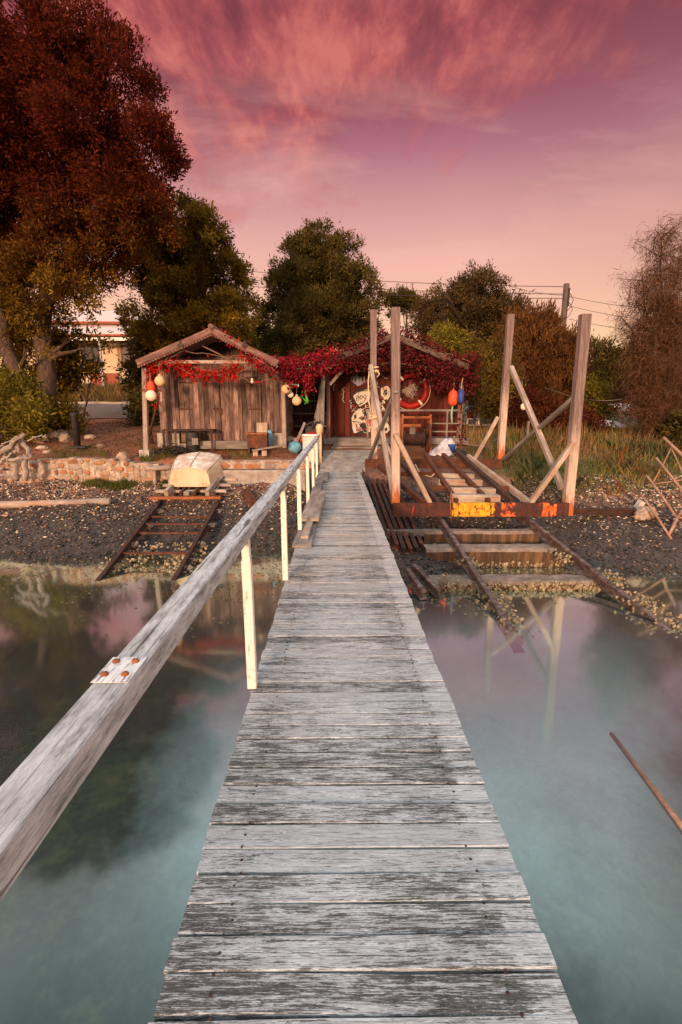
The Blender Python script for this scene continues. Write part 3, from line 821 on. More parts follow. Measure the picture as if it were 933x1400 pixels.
# central dense tree
bl = pxblobs([(440, 340, 30), (410, 352, 26), (472, 352, 27), (440, 385, 46), (398, 395, 32), (488, 398, 32), (383, 440, 27), (440, 440, 48), (500, 435, 24),
              (405, 470, 36), (470, 470, 40), (445, 322, 14), (407, 330, 12), (470, 328, 12), (508, 405, 15), (375, 405, 12)], 30, 1.5, rngb)
q = P(440, 560, Y=30)
tree('conifer_tree', 'dense dark green conifer with a broad top standing between the two shed roofs', 'tree', (q.x, q.y, H(q.x, q.y)), bl,
     [((q.x, q.y, H(q.x, q.y) - .2), tuple(P(440, 350, Y=30)), .35, .08)], DKGREEN, 10500, 15, .12, (.16, .06), seed=7, up=.6, shell=(.55, 1.03), bark='dark_bark')
# far thin crowned tree
bl = pxblobs([(548, 411, 17), (528, 410, 11), (570, 414, 12), (557, 420, 10), (585, 428, 12), (540, 432, 8)], 46, .8, rngb)
q = P(553, 540, Y=46)
tree('gum_tree', 'thin far gum tree with a flat airy crown seen between the two left cradle posts', 'tree', (q.x, q.y, H(q.x, q.y)), bl,
     [((q.x, q.y, H(q.x, q.y) - .2), tuple(P(556, 425, Y=46)), .2, .06)], DKGREEN, 420, 14, .22, (.28, .1), seed=8, bark='dark_bark', flat=.6)
# dark tree behind right shed
bl = pxblobs([(645, 378, 13), (655, 400, 27), (612, 410, 22), (690, 412, 22), (640, 432, 40), (598, 440, 30), (680, 445, 38), (575, 440, 20), (615, 470, 34), (650, 478, 36),
              (600, 392, 9), (628, 388, 10), (668, 380, 9), (585, 415, 12)], 27, 1.5, rngb)
q = P(645, 565, Y=27)
tree('wattle_tree', 'dark ragged tree rising behind the right shed roof below the power lines', 'tree', (q.x, q.y, H(q.x, q.y)), bl,
     [((q.x, q.y, H(q.x, q.y) - .2), tuple(P(648, 400, Y=27)), .25, .05)], [(.022, .016, .009), (.055, .038, .016), (.10, .065, .026), (.15, .09, .032)], 4800, 15, .13, (.17, .055),
     seed=9, up=.9, bark='dark_bark', shell=(.5, 1.08))
# brown cypress
bl = pxblobs([(722, 418, 11), (712, 440, 18), (746, 440, 17), (735, 465, 30), (770, 470, 16), (705, 478, 30), (745, 495, 42), (778, 500, 24), (700, 520, 32), (745, 540, 42), (785, 540, 26), (690, 550, 24)], 21, 1.2, rngb)
q = P(742, 590, Y=21)
tree('cypress_tree', 'rusty brown feathery cypress in front of the utility pole, right of the sheds', 'tree', (q.x, q.y, H(q.x, q.y)), bl,
     [((q.x, q.y, H(q.x, q.y) - .2), tuple(P(735, 420, Y=21)), .2, .04)], BROWN, 4200, 16, .12, (.22, .045), seed=10, up=1.3, jit=.32, bark='dark_bark', shell=(.5, 1.15))
# far trees at right
bl = pxblobs([(825, 488, 20), (805, 480, 14), (845, 498, 18), (865, 490, 18), (820, 510, 22), (850, 520, 24)], 42, 1.2, rngb)
q = P(828, 560, Y=42)
tree('wattle_tree', 'small far green tree between the cradle and the drooping tree at right', 'tree', (q.x, q.y, H(q.x, q.y)), bl,
     [((q.x, q.y, H(q.x, q.y) - .2), tuple(P(825, 490, Y=42)), .2, .05)], DKGREEN, 900, 14, .25, (.3, .1), seed=12, bark='dark_bark')

# drooping casuarina at the right edge
def casuarina():
    rng = np.random.default_rng(21)
    q = P(893, 606, Y=15.5); base = (q.x, q.y, H(q.x, q.y))
    root = thing('casuarina_tree', 'fine drooping brown casuarina tree at the right edge of the picture', 'tree', base)
    mb = MB(); V0 = V(base) - V((0, 0, .2))
    tops = [P(905, 330, Y=15.6), P(880, 390, Y=15.2), P(930, 350, Y=16), P(865, 450, Y=15.6), P(960, 380, Y=15.5), P(900, 420, Y=14.9), P(925, 450, Y=15.2), P(975, 480, Y=15.6)]
    strands = []
    for i, tp in enumerate(tops):
        s = V0 + V((random.uniform(-.15, .15), random.uniform(-.1, .1), 0))
        limb(mb, s, tp, .085, .015, 7, .25)
        for k in range(40):
            t = random.uniform(.15, 1.04)
            c = s.lerp(tp, t); e = c + V((random.uniform(-1, 1), random.uniform(-.8, .8), random.uniform(.1, .9))) * (.25 + .42 * t)
            limb(mb, c, e, .016, .004, 4, .3)
            strands.append((c, e))
    mb.build('trunk', M['dark_bark'], root, True)
    P0 = []; 
    for (c, e) in strands:
        for _ in range(100):
            P0.append(np.array(c.lerp(e, random.uniform(.2, 1.05))[:]) + rng.normal(0, .10, 3))
    bl = pxblobs([(900, 328, 24), (925, 335, 32), (868, 385, 18), (900, 385, 34), (940, 395, 40), (872, 440, 24), (915, 450, 42), (868, 490, 22), (900, 520, 38), (940, 520, 40), (960, 450, 50), (880, 560, 26), (925, 575, 30)], 15.5, .7, rng)
    cp = crown_points(bl, 1450, 15, .16, rng, .2, (.4, 1.05))[0]
    P0 = np.concatenate([np.array(P0), cp]); n = len(P0)
    d = np.stack([rng.normal(0, .5, n), rng.normal(0, .5, n), rng.uniform(-1.0, .55, n)], 1)
    c = palette(rng.uniform(0, 1, n), n, rng, [(.06, .03, .018), (.14, .07, .04), (.24, .125, .07)])
    v, f, cc = leaves(P0, d, .27, .011, c, rng, .25, .3)
    np_mesh('crown', v, f, M['leaf'], root, cc)
casuarina()

def bush(label, lst, Y, cols, n, per=14, spread=.14, leaf=(.13, .05), seed=1, jy=.5, up=.5, group=None, name='bush'):
    bl = pxblobs(lst, Y, jy, rngb)
    cx = sum(b[0] for b in bl) / len(bl); cy = sum(b[1] for b in bl) / len(bl)
    z = H(cx, cy)
    return tree(name, label, 'bush', (cx, cy, z), bl, [((cx, cy, z - .1), (cx + .05, cy, z + .5), .05, .03), ((cx - .15, cy, z - .1), (cx - .3, cy, z + .6), .04, .02)],
                cols, n, per, spread, leaf, group, seed, 'dark_bark', up)
YG = [(.05, .045, .010), (.11, .09, .015), (.19, .15, .022), (.26, .20, .03)]
RD = [(.03, .010, .008), (.07, .02, .013), (.12, .035, .018), (.09, .05, .015)]
bush('yellow green leafy shrub in front of the huge tree trunks at the far left', [(10, 545, 35), (40, 560, 26), (-10, 590, 34), (25, 590, 22), (50, 585, 14)], 14.6, YG, 700, seed=31)
bush('low dark shrub at the foot of the huge tree', [(80, 590, 18), (98, 575, 16), (100, 600, 12), (85, 560, 14)], 16.2, OLIVE, 320, seed=32)
bush('dark shrub by the gravel lane behind the left post of the weathered shed', [(192, 568, 14), (184, 580, 9), (207, 555, 20), (197, 585, 12)], 19, DKGREEN, 420, seed=33)
bush('dark bush under the left trees hiding the lower house wall', [(80, 478, 18), (102, 498, 15), (75, 515, 22), (118, 470, 11), (96, 455, 9), (140, 470, 9), (130, 505, 10)], 21, OLIVE, 620, leaf=(.2, .07), seed=34)
bush('dark bush between house and left shed roof', [(183, 512, 15), (196, 480, 18), (206, 520, 28), (205, 465, 20)], 23, DKGREEN, 620, leaf=(.2, .07), seed=35)
bush('yellow olive bush beside the right shed porch corner', [(655, 482, 16), (676, 492, 20), (648, 508, 20), (682, 518, 24), (665, 545, 24), (642, 535, 14)], 18.3, [(.05, .03, .012), (.10, .065, .018), (.17, .12, .024), (.22, .10, .03)], 1000, seed=36)
bush('bright green bush peeping over the right shed roof', [(608, 462, 16), (622, 470, 14), (595, 470, 12)], 22, YG, 260, seed=37)
bush('wine red bush low behind the cradle at right', [(705, 575, 22), (740, 572, 24), (775, 575, 20), (720, 555, 20)], 18.6, RD, 700, seed=38)
bush('green bush between the cradle end post and the white dinghy', [(808, 545, 20), (818, 565, 18), (800, 570, 18), (815, 525, 14)], 19.5, YG, 480, seed=39)
bush('dark wine bush behind the tilted right cradle post', [(785, 580, 18), (800, 590, 16), (770, 590, 15), (815, 588, 12)], 17.6, RD, 380, seed=40)
bush('dark hedge far behind between the left shed and the conifer', [(345, 455, 16), (360, 465, 18), (330, 470, 16), (375, 475, 18), (395, 480, 18)], 38, DKGREEN, 480, leaf=(.3, .11), spread=.22, seed=41)
bush('brown tangled bush under the drooping casuarina', [(870, 545, 28), (900, 540, 34), (930, 545, 30), (915, 580, 22), (880, 575, 14)], 17.5, [(.05, .022, .014), (.10, .045, .026), (.15, .075, .045)], 900, leaf=(.22, .02), seed=42)
bush('dark shrub at the right edge beyond the rusty pipe rack', [(925, 595, 20), (950, 590, 24), (900, 612, 10)], 14.5, DKGREEN, 300, seed=43)
bush('pale green bush near the far white building behind the conifer', [(340, 480, 16), (322, 480, 14)], 33, YG, 200, leaf=(.25, .1), seed=44)
# far wood that closes the view at ground level
rng = np.random.default_rng(77)
n = 1600
cx = rng.uniform(-75, 75, n); cy = rng.uniform(58, 75, n); cz = HT(cx, cy) + rng.uniform(0, 1, n) ** 1.4 * (4.2 + 2.2 * np.sin(cx * .31))
pts = np.repeat(np.stack([cx, cy, cz], 1), 12, 0) + rng.normal(0, .55, (n * 12, 3))
c = palette(np.repeat(rng.uniform(0, 1, n), 12), n * 12, rng, DKGREEN)
v, f, cc = leaves(pts, np.tile([0, -.2, .6], (n * 12, 1)), .8, .35, c, rng)
tag(np_mesh('distant_woods', v, f, M['leaf'], None, cc), 'dark strip of distant woodland closing the view behind the sheds', None, None, 'stuff')

# ================================================================== HOUSES BEHIND
def house():
    Y = 40; a = P(20, 520, Y=Y); c = P(188, 520, Y=Y)
    z0 = H((a.x + c.x) / 2, Y) - .1
    root = thing('house', 'cream cottage with a pale iron roof and verandah glimpsed behind the left trees', 'house', ((a.x + c.x) / 2, Y, z0))
    ze = P(100, 458, Y=Y).z; zr = P(100, 420, Y=Y + 3).z; zb = P(100, 441, Y=Y + 1.6).z
    MB().box(((a.x + c.x) / 2, Y + 4.8, (z0 + zb) / 2 + .1), c.x - a.x, 6.0, zb - z0 + .2).build('wall', M['house_wall'], root)
    b = MB(); xl, xr = a.x - .4, c.x + .4; xm0, xm1 = a.x + 2.4, c.x - 2.0
    zr2 = zr; yb = Y + 8.2; ym = Y + 4.8
    e = [V((xl, Y + 1.5, zb)), V((xr, Y + 1.5, zb)), V((xr, yb, zb)), V((xl, yb, zb))]; t0 = V((xm0, ym, zr2)); t1 = V((xm1, ym, zr2))
    for pl in ([e[0], e[1], t1, t0], [e[1], e[2], t1], [e[2], e[3], t0, t1], [e[3], e[0], t0]):
        nn = (pl[1] - pl[0]).cross(pl[2] - pl[0]); b.poly(pl, .06, nn)
    roof = b.build('roof', M['roof_light'], root)
    # verandah roof and its red fascia
    MB().poly([V((xl, Y - .3, ze)), V((xr, Y - .3, ze)), V((xr, Y + 1.9, zb - .18)), V((xl, Y + 1.9, zb - .18))], .05, (0, -.3, 1)).build('verandah_roof', M['roof_light'], root)
    MB().box(((xl + xr) / 2, Y + 1.42, zb - .02), xr - xl, .05, .16).box(((xl + xr) / 2, Y - .33, ze - .06), xr - xl, .05, .14).build('fascia', M['house_red'], root)
    for px in (62, 96, 139, 186):
        x = P(px, 480, Y=Y).x
        MB().beam((x, Y - .2, z0), (x, Y - .2, ze - .02), .14, .14).build('verandah_post', M['house_trim'], root)
    MB().box(((xl + xr) / 2, Y - .2, ze - .32), xr - xl, .04, .24).build('frieze', M['white'], root)
    for (p0, p1, m) in ((70, 92, 'glass'), (112, 134, 'glass'), (166, 180, 'glass')):
        x0 = P(p0, 480, Y=Y + 1.7).x; x1 = P(p1, 480, Y=Y + 1.7).x; zz0 = P(100, 494, Y=Y).z; zz1 = P(100, 464, Y=Y).z
        wn = MB().box(((x0 + x1) / 2, Y + 1.77, (zz0 + zz1) / 2), x1 - x0 + .2, .06, zz1 - zz0 + .2).build('window', M['house_red'], root)
        MB().box(((x0 + x1) / 2, Y + 1.73, (zz0 + zz1) / 2), x1 - x0, .04, zz1 - zz0).build('pane', M[m], wn)
    xa = P(124, 505, Y=Y).x; xb = P(160, 505, Y=Y).x
    MB().box(((xa + xb) / 2, Y + .2, z0 + .55), xb - xa, .18, 1.1).build('garden_wall', M['house_red'], root)
house()
def far_building(label, p0, p1, ytop, ybot, Y, roofh=6):
    a = P(p0, ytop, Y=Y); c = P(p1, ybot, Y=Y); zb = min(c.z, H(a.x, Y))
    root = thing('house', label, 'house', ((a.x + c.x) / 2, Y, zb))
    MB().box(((a.x + c.x) / 2, Y + 1.5, (a.z + zb) / 2), c.x - a.x, 3, a.z - zb).build('wall', M['white'], root)
    rf = MB(); e = .25
    rf.poly([V((a.x - e, Y - e, a.z)), V((c.x + e, Y - e, a.z)), V((c.x + e, Y + 1.5, a.z + roofh * .1)), V((a.x - e, Y + 1.5, a.z + roofh * .1))], .06, (0, -.3, 1))
    rf.poly([V((a.x - e, Y + 1.5, a.z + roofh * .1)), V((c.x + e, Y + 1.5, a.z + roofh * .1)), V((c.x + e, Y + 3 + e, a.z)), V((a.x - e, Y + 3 + e, a.z))], .06, (0, .3, 1))
    rf.build('roof', M['roof_light'], root)
    wn = MB().box(((a.x + c.x) / 2, Y - .02, a.z - (a.z - c.z) * .45), (c.x - a.x) * .4, .05, (a.z - c.z) * .4).build('window', M['house_trim'], root)
    MB().box(((a.x + c.x) / 2, Y - .05, a.z - (a.z - c.z) * .45), (c.x - a.x) * .34, .04, (a.z - c.z) * .3).build('pane', M['glass'], wn)
far_building('small white far building peeping out between left shed roof and conifer', 358, 380, 447, 462, 48, 4)
far_building('white building half hidden behind the casuarina at right', 846, 912, 562, 588, 34, 5)
far_building('far white shed with pale roof seen behind the tilted right cradle post', 778, 812, 474, 492, 56, 4)

# ================================================================== UTILITY POLE
def pole():
    Y = 30; a = P(775, 560, Y=Y); t = P(775, 388, Y=Y); z0 = H(a.x, Y)
    root = thing('utility_pole', 'tall timber utility pole carrying wires above the brown cypress', 'utility pole', (t.x, Y, z0))
    MB().tube([(t.x, Y, z0 - .4), (t.x, Y, t.z)], [.21, .16], 10).build('mast', M['gum'], root, True)
    for dz in (.5, 1.0):
        MB().lathe((t.x + .22, Y - .05, t.z - dz), [(.05, -.1), (.07, -.05), (.05, 0), (.07, .05), (.04, .1)], 8).build('insulator', M['white'], root, True)
    MB().box((t.x + .12, Y - .12, t.z - .75), .10, .12, 1.0).build('bracket', M['black'], root)
    for k in range(2):
        pts = [(t.x + .2, Y - .1, t.z - .5 - .5 * k), (t.x + .42, Y - .1, t.z - .9 - .5 * k), (t.x + .3, Y - .1, t.z - 1.3 - .4 * k), (t.x + .12, Y - .1, t.z - 1.5 - .4 * k)]
        MB().tube(pts, .02, 5).build('loop_cable', M['wire'], root, True)
    return t
T = pole()
def wire(label, a, c, sag, r=.013):
    a = V(a); c = V(c); pts = []
    for i in range(25):
        t = i / 24; q = a.lerp(c, t); q.z -= sag * 4 * t * (1 - t); pts.append(q)
    tag(MB().tube(pts, r, 5).build('power_line', M['wire'], None, True), label, 'power line', 'power lines')
for k, (py, pe) in enumerate(((362, 392), (373, 402), (381, 408))):
    lab = ('top one of the three wires running from the utility pole to the left', 'middle one of the three wires running from the utility pole to the left', 'lowest one of the three wires running from the utility pole to the left')[k]
    wire(lab, P(775, pe, Y=30), P(120, py - 26 + k * 2, Y=58), .9, .020)
for k, (pa, pb) in enumerate(((405, 420), (418, 438), (436, 452))):
    lab = ('top one of the three wires going right from the utility pole', 'middle one of the three wires going right from the utility pole', 'lowest one of the three wires going right from the utility pole')[k]
    wire(lab, P(778, pa, Y=30), P(1000, pb, Y=27), .35)
wire('thin wire dropping from the tip of the dark tree towards the utility pole', P(650, 372, Y=32), P(775, 404, Y=30), .3)

# ================================================================== LEFT SHED
def left_shed():
    Yp, Yw, Yb = 13.0, 14.0, 18.6
    xl = P(218, 560, Y=Yw).x; xr = P(388, 560, Y=Yw).x
    zb = P(300, 606, Y=Yw).z; z0 = H(-3.5, 13.6) - .1
    ztop = P(300, 488, Y=Yw).z
    xe0 = P(187, 497, Y=12.75).x; xe1 = P(380, 492, Y=12.75).x
    pk = P(289, 449, Y=12.75); ze = P(187, 494, Y=12.75).z
    root = thing('boat_shed', 'weathered grey timber boat shed with double doors and a gabled roof', 'shed', ((xl + xr) / 2, Yw, z0))
    rr = random.Random(8)
    def boards(b, x0, x1, za, zt, Y, w=.13, t=.024):
        x = x0
        while x < x1 - .02:
            ww = min(w * rr.uniform(.75, 1.25), x1 - x)
            b.beam((x + ww / 2, Y + rr.uniform(-.006, .006), za + rr.uniform(-.02, .02)), (x + ww / 2 + rr.uniform(-.004, .004), Y, zt(x + ww / 2) if callable(zt) else zt), ww - .007, t, (0, 1, 0), ch=.003)
            x += ww
        return b
    zdoor = P(300, 517, Y=Yw).z; dz0 = P(300, 605, Y=Yw).z
    dx0 = P(246, 560, Y=Yw).x; dx1 = P(358, 560, Y=Yw).x; dm = P(303, 560, Y=Yw).x
    b = MB()
    zf = P(230, 592, Y=Yw).z
    boards(b, xl, dx0 - .01, zf, ztop, Yw); boards(b, dx1 + .01, xr, zf, ztop, Yw)
    boards(b, dx0 - .01, dx1 + .01, zdoor + .02, ztop, Yw)
    b.box((xl + .012, (Yw + Yb) / 2, (zb + ztop) / 2), .025, Yb - Yw, ztop - zb).box((xr - .012, (Yw + Yb) / 2, (zb + ztop) / 2), .025, Yb - Yw, ztop - zb)
    b.box(((xl + xr) / 2, Yb, (zb + ztop) / 2), xr - xl - .06, .025, ztop - zb)
    b.box(((xl + xr) / 2, Yw + .06, (zb + ztop) / 2), xr - xl - .06, .02, ztop - zb)
    b.build('wall', M['shed_wood'], root)
    # gable boards set back and dark
    def slope(x):
        k = (x - pk.x) / (xe1 - pk.x) if x > pk.x else (pk.x - x) / (pk.x - xe0)
        return pk.z - .12 - (pk.z - ze) * k
    b = MB(); boards(b, xl + .02, xr - .02, ztop + .002, lambda x: max(slope(x), ztop + .03), Yw + .02, .15); b.build('gable', M['shed_dark'], root)
    for (a, c, hx) in ((dx0, dm, 1), (dm, dx1, -1)):
        b = MB(); boards(b, a + .006, c - .006, dz0, zdoor, Yw - .03, .125, .03)
        d = b.build('door', M['shed_wood'], root)
        for zz in (P(300, 523, Y=Yw).z, P(300, 559, Y=Yw).z):
            x0 = a + .03 if hx > 0 else c - .03
            MB().beam((x0, Yw - .055, zz), (x0 + hx * .36, Yw - .055, zz - .01), .016, .05, (0, 0, 1), taper=.6).build('hinge', M['rust'], d)
        if hx > 0:
            MB().box((c - .10, Yw - .06, P(300, 559, Y=Yw).z), .26, .03, .05).box((c - .02, Yw - .08, P(300, 563, Y=Yw).z), .09, .04, .17).build('latch', M['rust'], d)
    b = MB()
    b.box((P(232, 600, Y=Yw).x, Yw - .02, (z0 + zf) / 2), .62, .16, zf - z0 - .004); b.box((P(373, 600, Y=Yw).x, Yw - .02, (z0 + zf) / 2), .60, .16, zf - z0 - .004)
    b.box((dm, Yw - .06, (z0 + dz0) / 2 - .01), dx1 - dx0 + .1, .24, dz0 - z0 - .02)
    b.build('plinth', M['concrete'], root)
    MB().box((dm + .1, Yw - .34, z0 + .26), 1.8, .3, .22, ch=.01).build('door_step', M['grey_wood'], root)
    # roof
    b = MB()
    for sgn, xe in ((-1, xe0), (1, xe1)):
        pl = [V((pk.x, 12.8, pk.z)), V((xe, 12.8, ze)), V((xe, Yb + .3, ze)), V((pk.x, Yb + .3, pk.z))]
        if sgn > 0: pl = [pl[0], pl[3], pl[2], pl[1]]
        b.poly(pl, .05, (pl[1] - pl[0]).cross(pl[2] - pl[0]))
    for k in range(5):
        yy = 12.9 + k * 1.4
        for xe in (xe0, xe1):
            b.beam((pk.x, yy, pk.z - .08), (xe * .97 + pk.x * .03, yy, ze - .05), .06, .1)
    rf = b.build('roof', M['roof_iron'], root)
    for xe in (xe0, xe1):
        b = MB(); b.beam((pk.x, 12.765, pk.z - .04), (xe, 12.765, ze - .04), .035, .145, (0, 0, 1), segs=6, wob=.004)
        b.build('bargeboard', M['barge'], rf)
        # scalloped lower edge
        b = MB(); d = V((xe, 12.775, ze - .14)) - V((pk.x, 12.775, pk.z - .14)); n = 26
        for i in range(n):
            q = V((pk.x, 12.775, pk.z - .14)) + d * ((i + .5) / n)
            b.ball(q, d.length / n * .5, .012, .035, 8, 4)
        b.build('scalloped_edge', M['barge'], rf)
    for px, py in ((247, 471), (335, 471)):
        c = P(px, py, Y=12.745); b = MB()
        for k in range(3):
            a = PI / 2 + k * 2 * PI / 3
            b.ball((c.x + .05 * math.cos(a), c.y, c.z + .05 * math.sin(a)), .042, .012, .042, 8, 5)
        b.build('trefoil_motif', M['black'], rf)
    MB().tube([(pk.x, 12.7, pk.z + .04), (pk.x, Yb + .3, pk.z + .04)], .07, 8).build('ridge_cap', M['roof_iron'], rf)
    # posts, tie beam, braces
    pl = P(200, 623, Y=Yp)
    MB().beam((pl.x, Yp, H(pl.x, Yp) - .1), (P(198, 505, Y=Yp).x, Yp, P(198, 503, Y=Yp).z), .12, .12, ch=.01, segs=4, wob=.006).build('post', M['cradle_wood'], root)
    MB().box((pl.x, Yp, H(pl.x, Yp) + .06), .26, .26, .2, ch=.03).build('post_footing', M['concrete'], root)
    prx = P(386, 520, Y=13.6).x
    MB().beam((prx, 13.85, z0), (prx, 13.85, P(386, 505, Y=13.6).z), .11, .1, ch=.01, segs=3, wob=.005).build('post', M['cradle_wood'], root)
    z1 = P(240, 495, Y=Yp).z
    MB().beam((P(196, 497, Y=Yp).x, Yp, z1), (P(378, 497, Y=Yp).x, Yp, z1), .08, .085, ch=.006, segs=4, wob=.004).build('tie_beam', M['pale_wood'], root)
    MB().beam(P(200, 520, Y=Yp), P(226, 494, Y=Yp), .07, .07).build('brace', M['barge'], root)
    MB().beam(P(366, 503, Y=Yp - .04), P(388, 526, Y=Yp + .5), .08, .09).build('brace', M['barge'], root)
    MB().beam(P(277, 473, Y=12.95), P(300, 484, Y=12.95), .03, .03).beam(P(300, 484, Y=12.95), P(318, 495, Y=12.95), .03, .03).build('gable_stay', M['barge'], root)
    return xl, xr, Yw, z0
left_shed()

# floats strung along the shed posts
def hang(p, ztop, b, r=.007):
    b.tube([V(p), V((p[0] + .01, p[1], ztop))], r, 5)
def buoy(label, px, py, Y, rp, mat, up=.3, egg=1.0, bands=False):
    c = P(px, py, Y=Y); r = rp * DEP(c) / F
    root = thing('buoy', label, 'buoy', (c.x, c.y, c.z - r), 'floats hung about the sheds')
    MB().ball(c, r, r, r * egg, 16, 12).build('float_body', M[mat], root, True)
    MB().lathe((c.x, c.y, c.z + r * egg - .01), [(.03, 0), (.035, .03), (.02, .05)], 10).build('eye', M[mat], root, True)
    b = MB(); hang((c.x, c.y, c.z + r * egg + .03), c.z + r * egg + up, b); b.build('cord', M['string'], root, True)
buoy('round pale buoy hanging lowest on the left post of the weathered shed', 207, 541, 12.85, 7.5, 'pale_buoy', .5)
buoy('peach round buoy hanging between left post and weathered shed wall', 219, 521, 12.85, 7, 'peach_buoy', .35)
buoy('bright orange buoy tucked just above the pale one on the left shed post', 207, 529, 12.9, 6, 'orange_buoy', .3, 1.4)
buoy('orange buoy half behind the right corner post of the weathered shed', 391, 532, 13.5, 6.5, 'peach_buoy', .45)
buoy('small pale buoy hanging in the gap between the sheds', 397.5, 539.5, 13.7, 4.2, 'pale_buoy', .55)
buoy('larger peach buoy hanging lowest in the gap between the sheds', 406, 548, 13.7, 6.4, 'peach_buoy', .75)
buoy('tiny pale buoy hanging in front of the right door of the weathered shed', 345, 522, 12.95, 2.4, 'pale_buoy', .6)
b = MB(); c = P(221, 536, Y=12.85); b.beam(c, P(221, 549, Y=12.85), .05, .03).tube([c, P(220, 525, Y=12.85)], .006, 5)
tag(b.build('wooden_tag', M['pale_wood']), 'small wooden toggle on a cord below the peach buoy by the shed', 'toggle')

# ---- creeper on the left shed tie beam
def creeper(name, label, lines, n, leafsz, cols, spread, seed, stem_r=.008, droop=.6, group=None, areas=()):
    rng = np.random.default_rng(seed); b = MB(); pts = []; ctr = None
    tot = sum(w for (_, w) in lines) + sum(a[1] for a in areas)
    root = None
    for pl, wgt in lines:
        pl = [V(p) for p in pl]
        if root is None: root = thing(name, label, 'vine', pl[0], group)
        fine = []
        for i in range(len(pl) - 1):
            for k in range(6):
                q = pl[i].lerp(pl[i + 1], k / 6); fine.append(q + V((random.uniform(-1, 1), random.uniform(-1, 1), random.uniform(-1, 1))) * .025)
        fine.append(pl[-1]); b.tube(fine, stem_r, 5)
        m = int(n * wgt / tot); fa = np.array([q[:] for q in fine])
        i = rng.integers(0, len(fa) - 1, m); t = rng.uniform(0, 1, (m, 1))
        pts.append(fa[i] * (1 - t) + fa[i + 1] * t + rng.normal(0, 1, (m, 3)) * np.array(spread))
    for (cen, wgt, rad) in areas:
        m = int(n * wgt / tot)
        pts.append(np.array(cen[:]) + unit(rng.normal(0, 1, (m, 3))) * rng.uniform(.3, 1, (m, 1)) * np.array(rad))
    b.build('stem', M['string'], root, True)
    pts = np.concatenate(pts); m = len(pts)
    c = palette(rng.uniform(0, 1, m), m, rng, cols)
    v, f, cc = leaves(pts, np.tile([0, -.35, -.2], (m, 1)), leafsz[0], leafsz[1], c, rng, droop, .8)
    np_mesh('leaves', v, f, M['leaf'], root, cc)
HOT = [(.20, .012, .010), (.42, .018, .012), (.62, .035, .016)]
WINE = [(.022, .010, .008), (.05, .014, .012), (.10, .020, .018), (.14, .028, .026), (.24, .026, .038)]
creeper('creeper_vine', 'scarlet creeper hanging along the cross beam of the weathered shed',
        [([P(205, 500, Y=12.92), P(240, 497, Y=12.9), P(300, 508, Y=12.88), P(330, 500, Y=12.88)], 1.0), ([P(240, 500, Y=12.9), P(262, 512, Y=12.88), P(300, 515, Y=12.88), P(325, 508, Y=12.9)], .9),
         ([P(203, 540, Y=12.95), P(206, 500, Y=12.95)], .35), ([P(215, 560, Y=13.6), P(214, 510, Y=13.5)], .2), ([P(330, 485, Y=12.7), P(360, 500, Y=12.8)], .25)],
        1250, (.13, .035), HOT, (.06, .03, .07), 51)
creeper('creeper_vine', 'thin bare vine stems looping under the gable of the weathered shed',
        [([P(225, 492, Y=12.9), P(252, 480, Y=12.9), P(300, 487, Y=12.9), P(330, 486, Y=12.9)], .3), ([P(235, 500, Y=12.88), P(270, 511, Y=12.88), P(310, 514, Y=12.88), P(355, 500, Y=12.9)], .3),
         ([P(320, 512, Y=12.9), P(345, 524, Y=12.9), P(372, 518, Y=12.95)], .2)], 60, (.1, .03), HOT, (.04, .03, .05), 52, .006)
creeper('creeper_vine', 'crimson creeper spilling over the right eave of the weathered shed and the gap beside it',
        [([P(335, 482, Y=12.75), P(360, 495, Y=12.75), P(382, 512, Y=12.9)], .3), ([P(372, 495, Y=13.2), P(400, 498, Y=13.6), P(430, 490, Y=14.2), P(460, 480, Y=15)], 2.4),
         ([P(385, 505, Y=13.3), P(410, 512, Y=13.8), P(440, 505, Y=14.5), P(470, 496, Y=15)], 2.2), ([P(400, 505, Y=13.6), P(395, 525, Y=13.6)], .5), ([P(418, 510, Y=13.8), P(422, 532, Y=13.8)], .6), ([P(290, 450, Y=12.8), P(330, 470, Y=12.8)], .10)],
        3000, (.075, .06), [(.06, .012, .012), (.18, .014, .02), (.34, .02, .032), (.46, .03, .045)], (.10, .14, .10), 53)

# ---- things in front of the left shed
def workbench():
    Y = 13.35; a = P(223, 588, Y=Y); c = P(289, 588, Y=Y); z = a.z
    root = thing('bench_table', 'rusty thin legged bench standing before the left shed wall', 'table', ((a.x + c.x) / 2, Y, H(a.x, Y)))
    MB().box(((a.x + c.x) / 2, Y + .25, z), c.x - a.x + .06, .5, .035).build('table_top', M['rust_dark'], root)
    for x in (a.x, c.x):
        for y in (Y + .02, Y + .46):
            MB().beam((x, y, H(x, y) - .05), (x, y, z - .018), .045, .045).build('leg', M['rust_dark'], root)
workbench()
def pot():
    Y = 13.45; c = P(264, 612, Y=Y); z0 = H(c.x, Y) + .0; zt = P(264, 591, Y=Y).z; z0 = max(z0, zt - .55)
    root = thing('oil_drum', 'small black battered drum standing beneath the rusty bench', 'drum', (c.x, Y, z0)); h = zt - z0; r = .18
    MB().lathe((c.x, Y, z0), [(r * .9, 0), (r, .02), (r, h * .33), (r * 1.05, h * .35), (r, h * .37), (r, h * .66), (r * 1.05, h * .68), (r, h * .70), (r, h - .02), (r * .95, h)], 20).build('drum_body', M['black'], root, True)
    MB().box((c.x + .12, Y - .16, z0 + h * .55), .16, .05, .18).build('patch', M['grey_wood'], root)
pot()
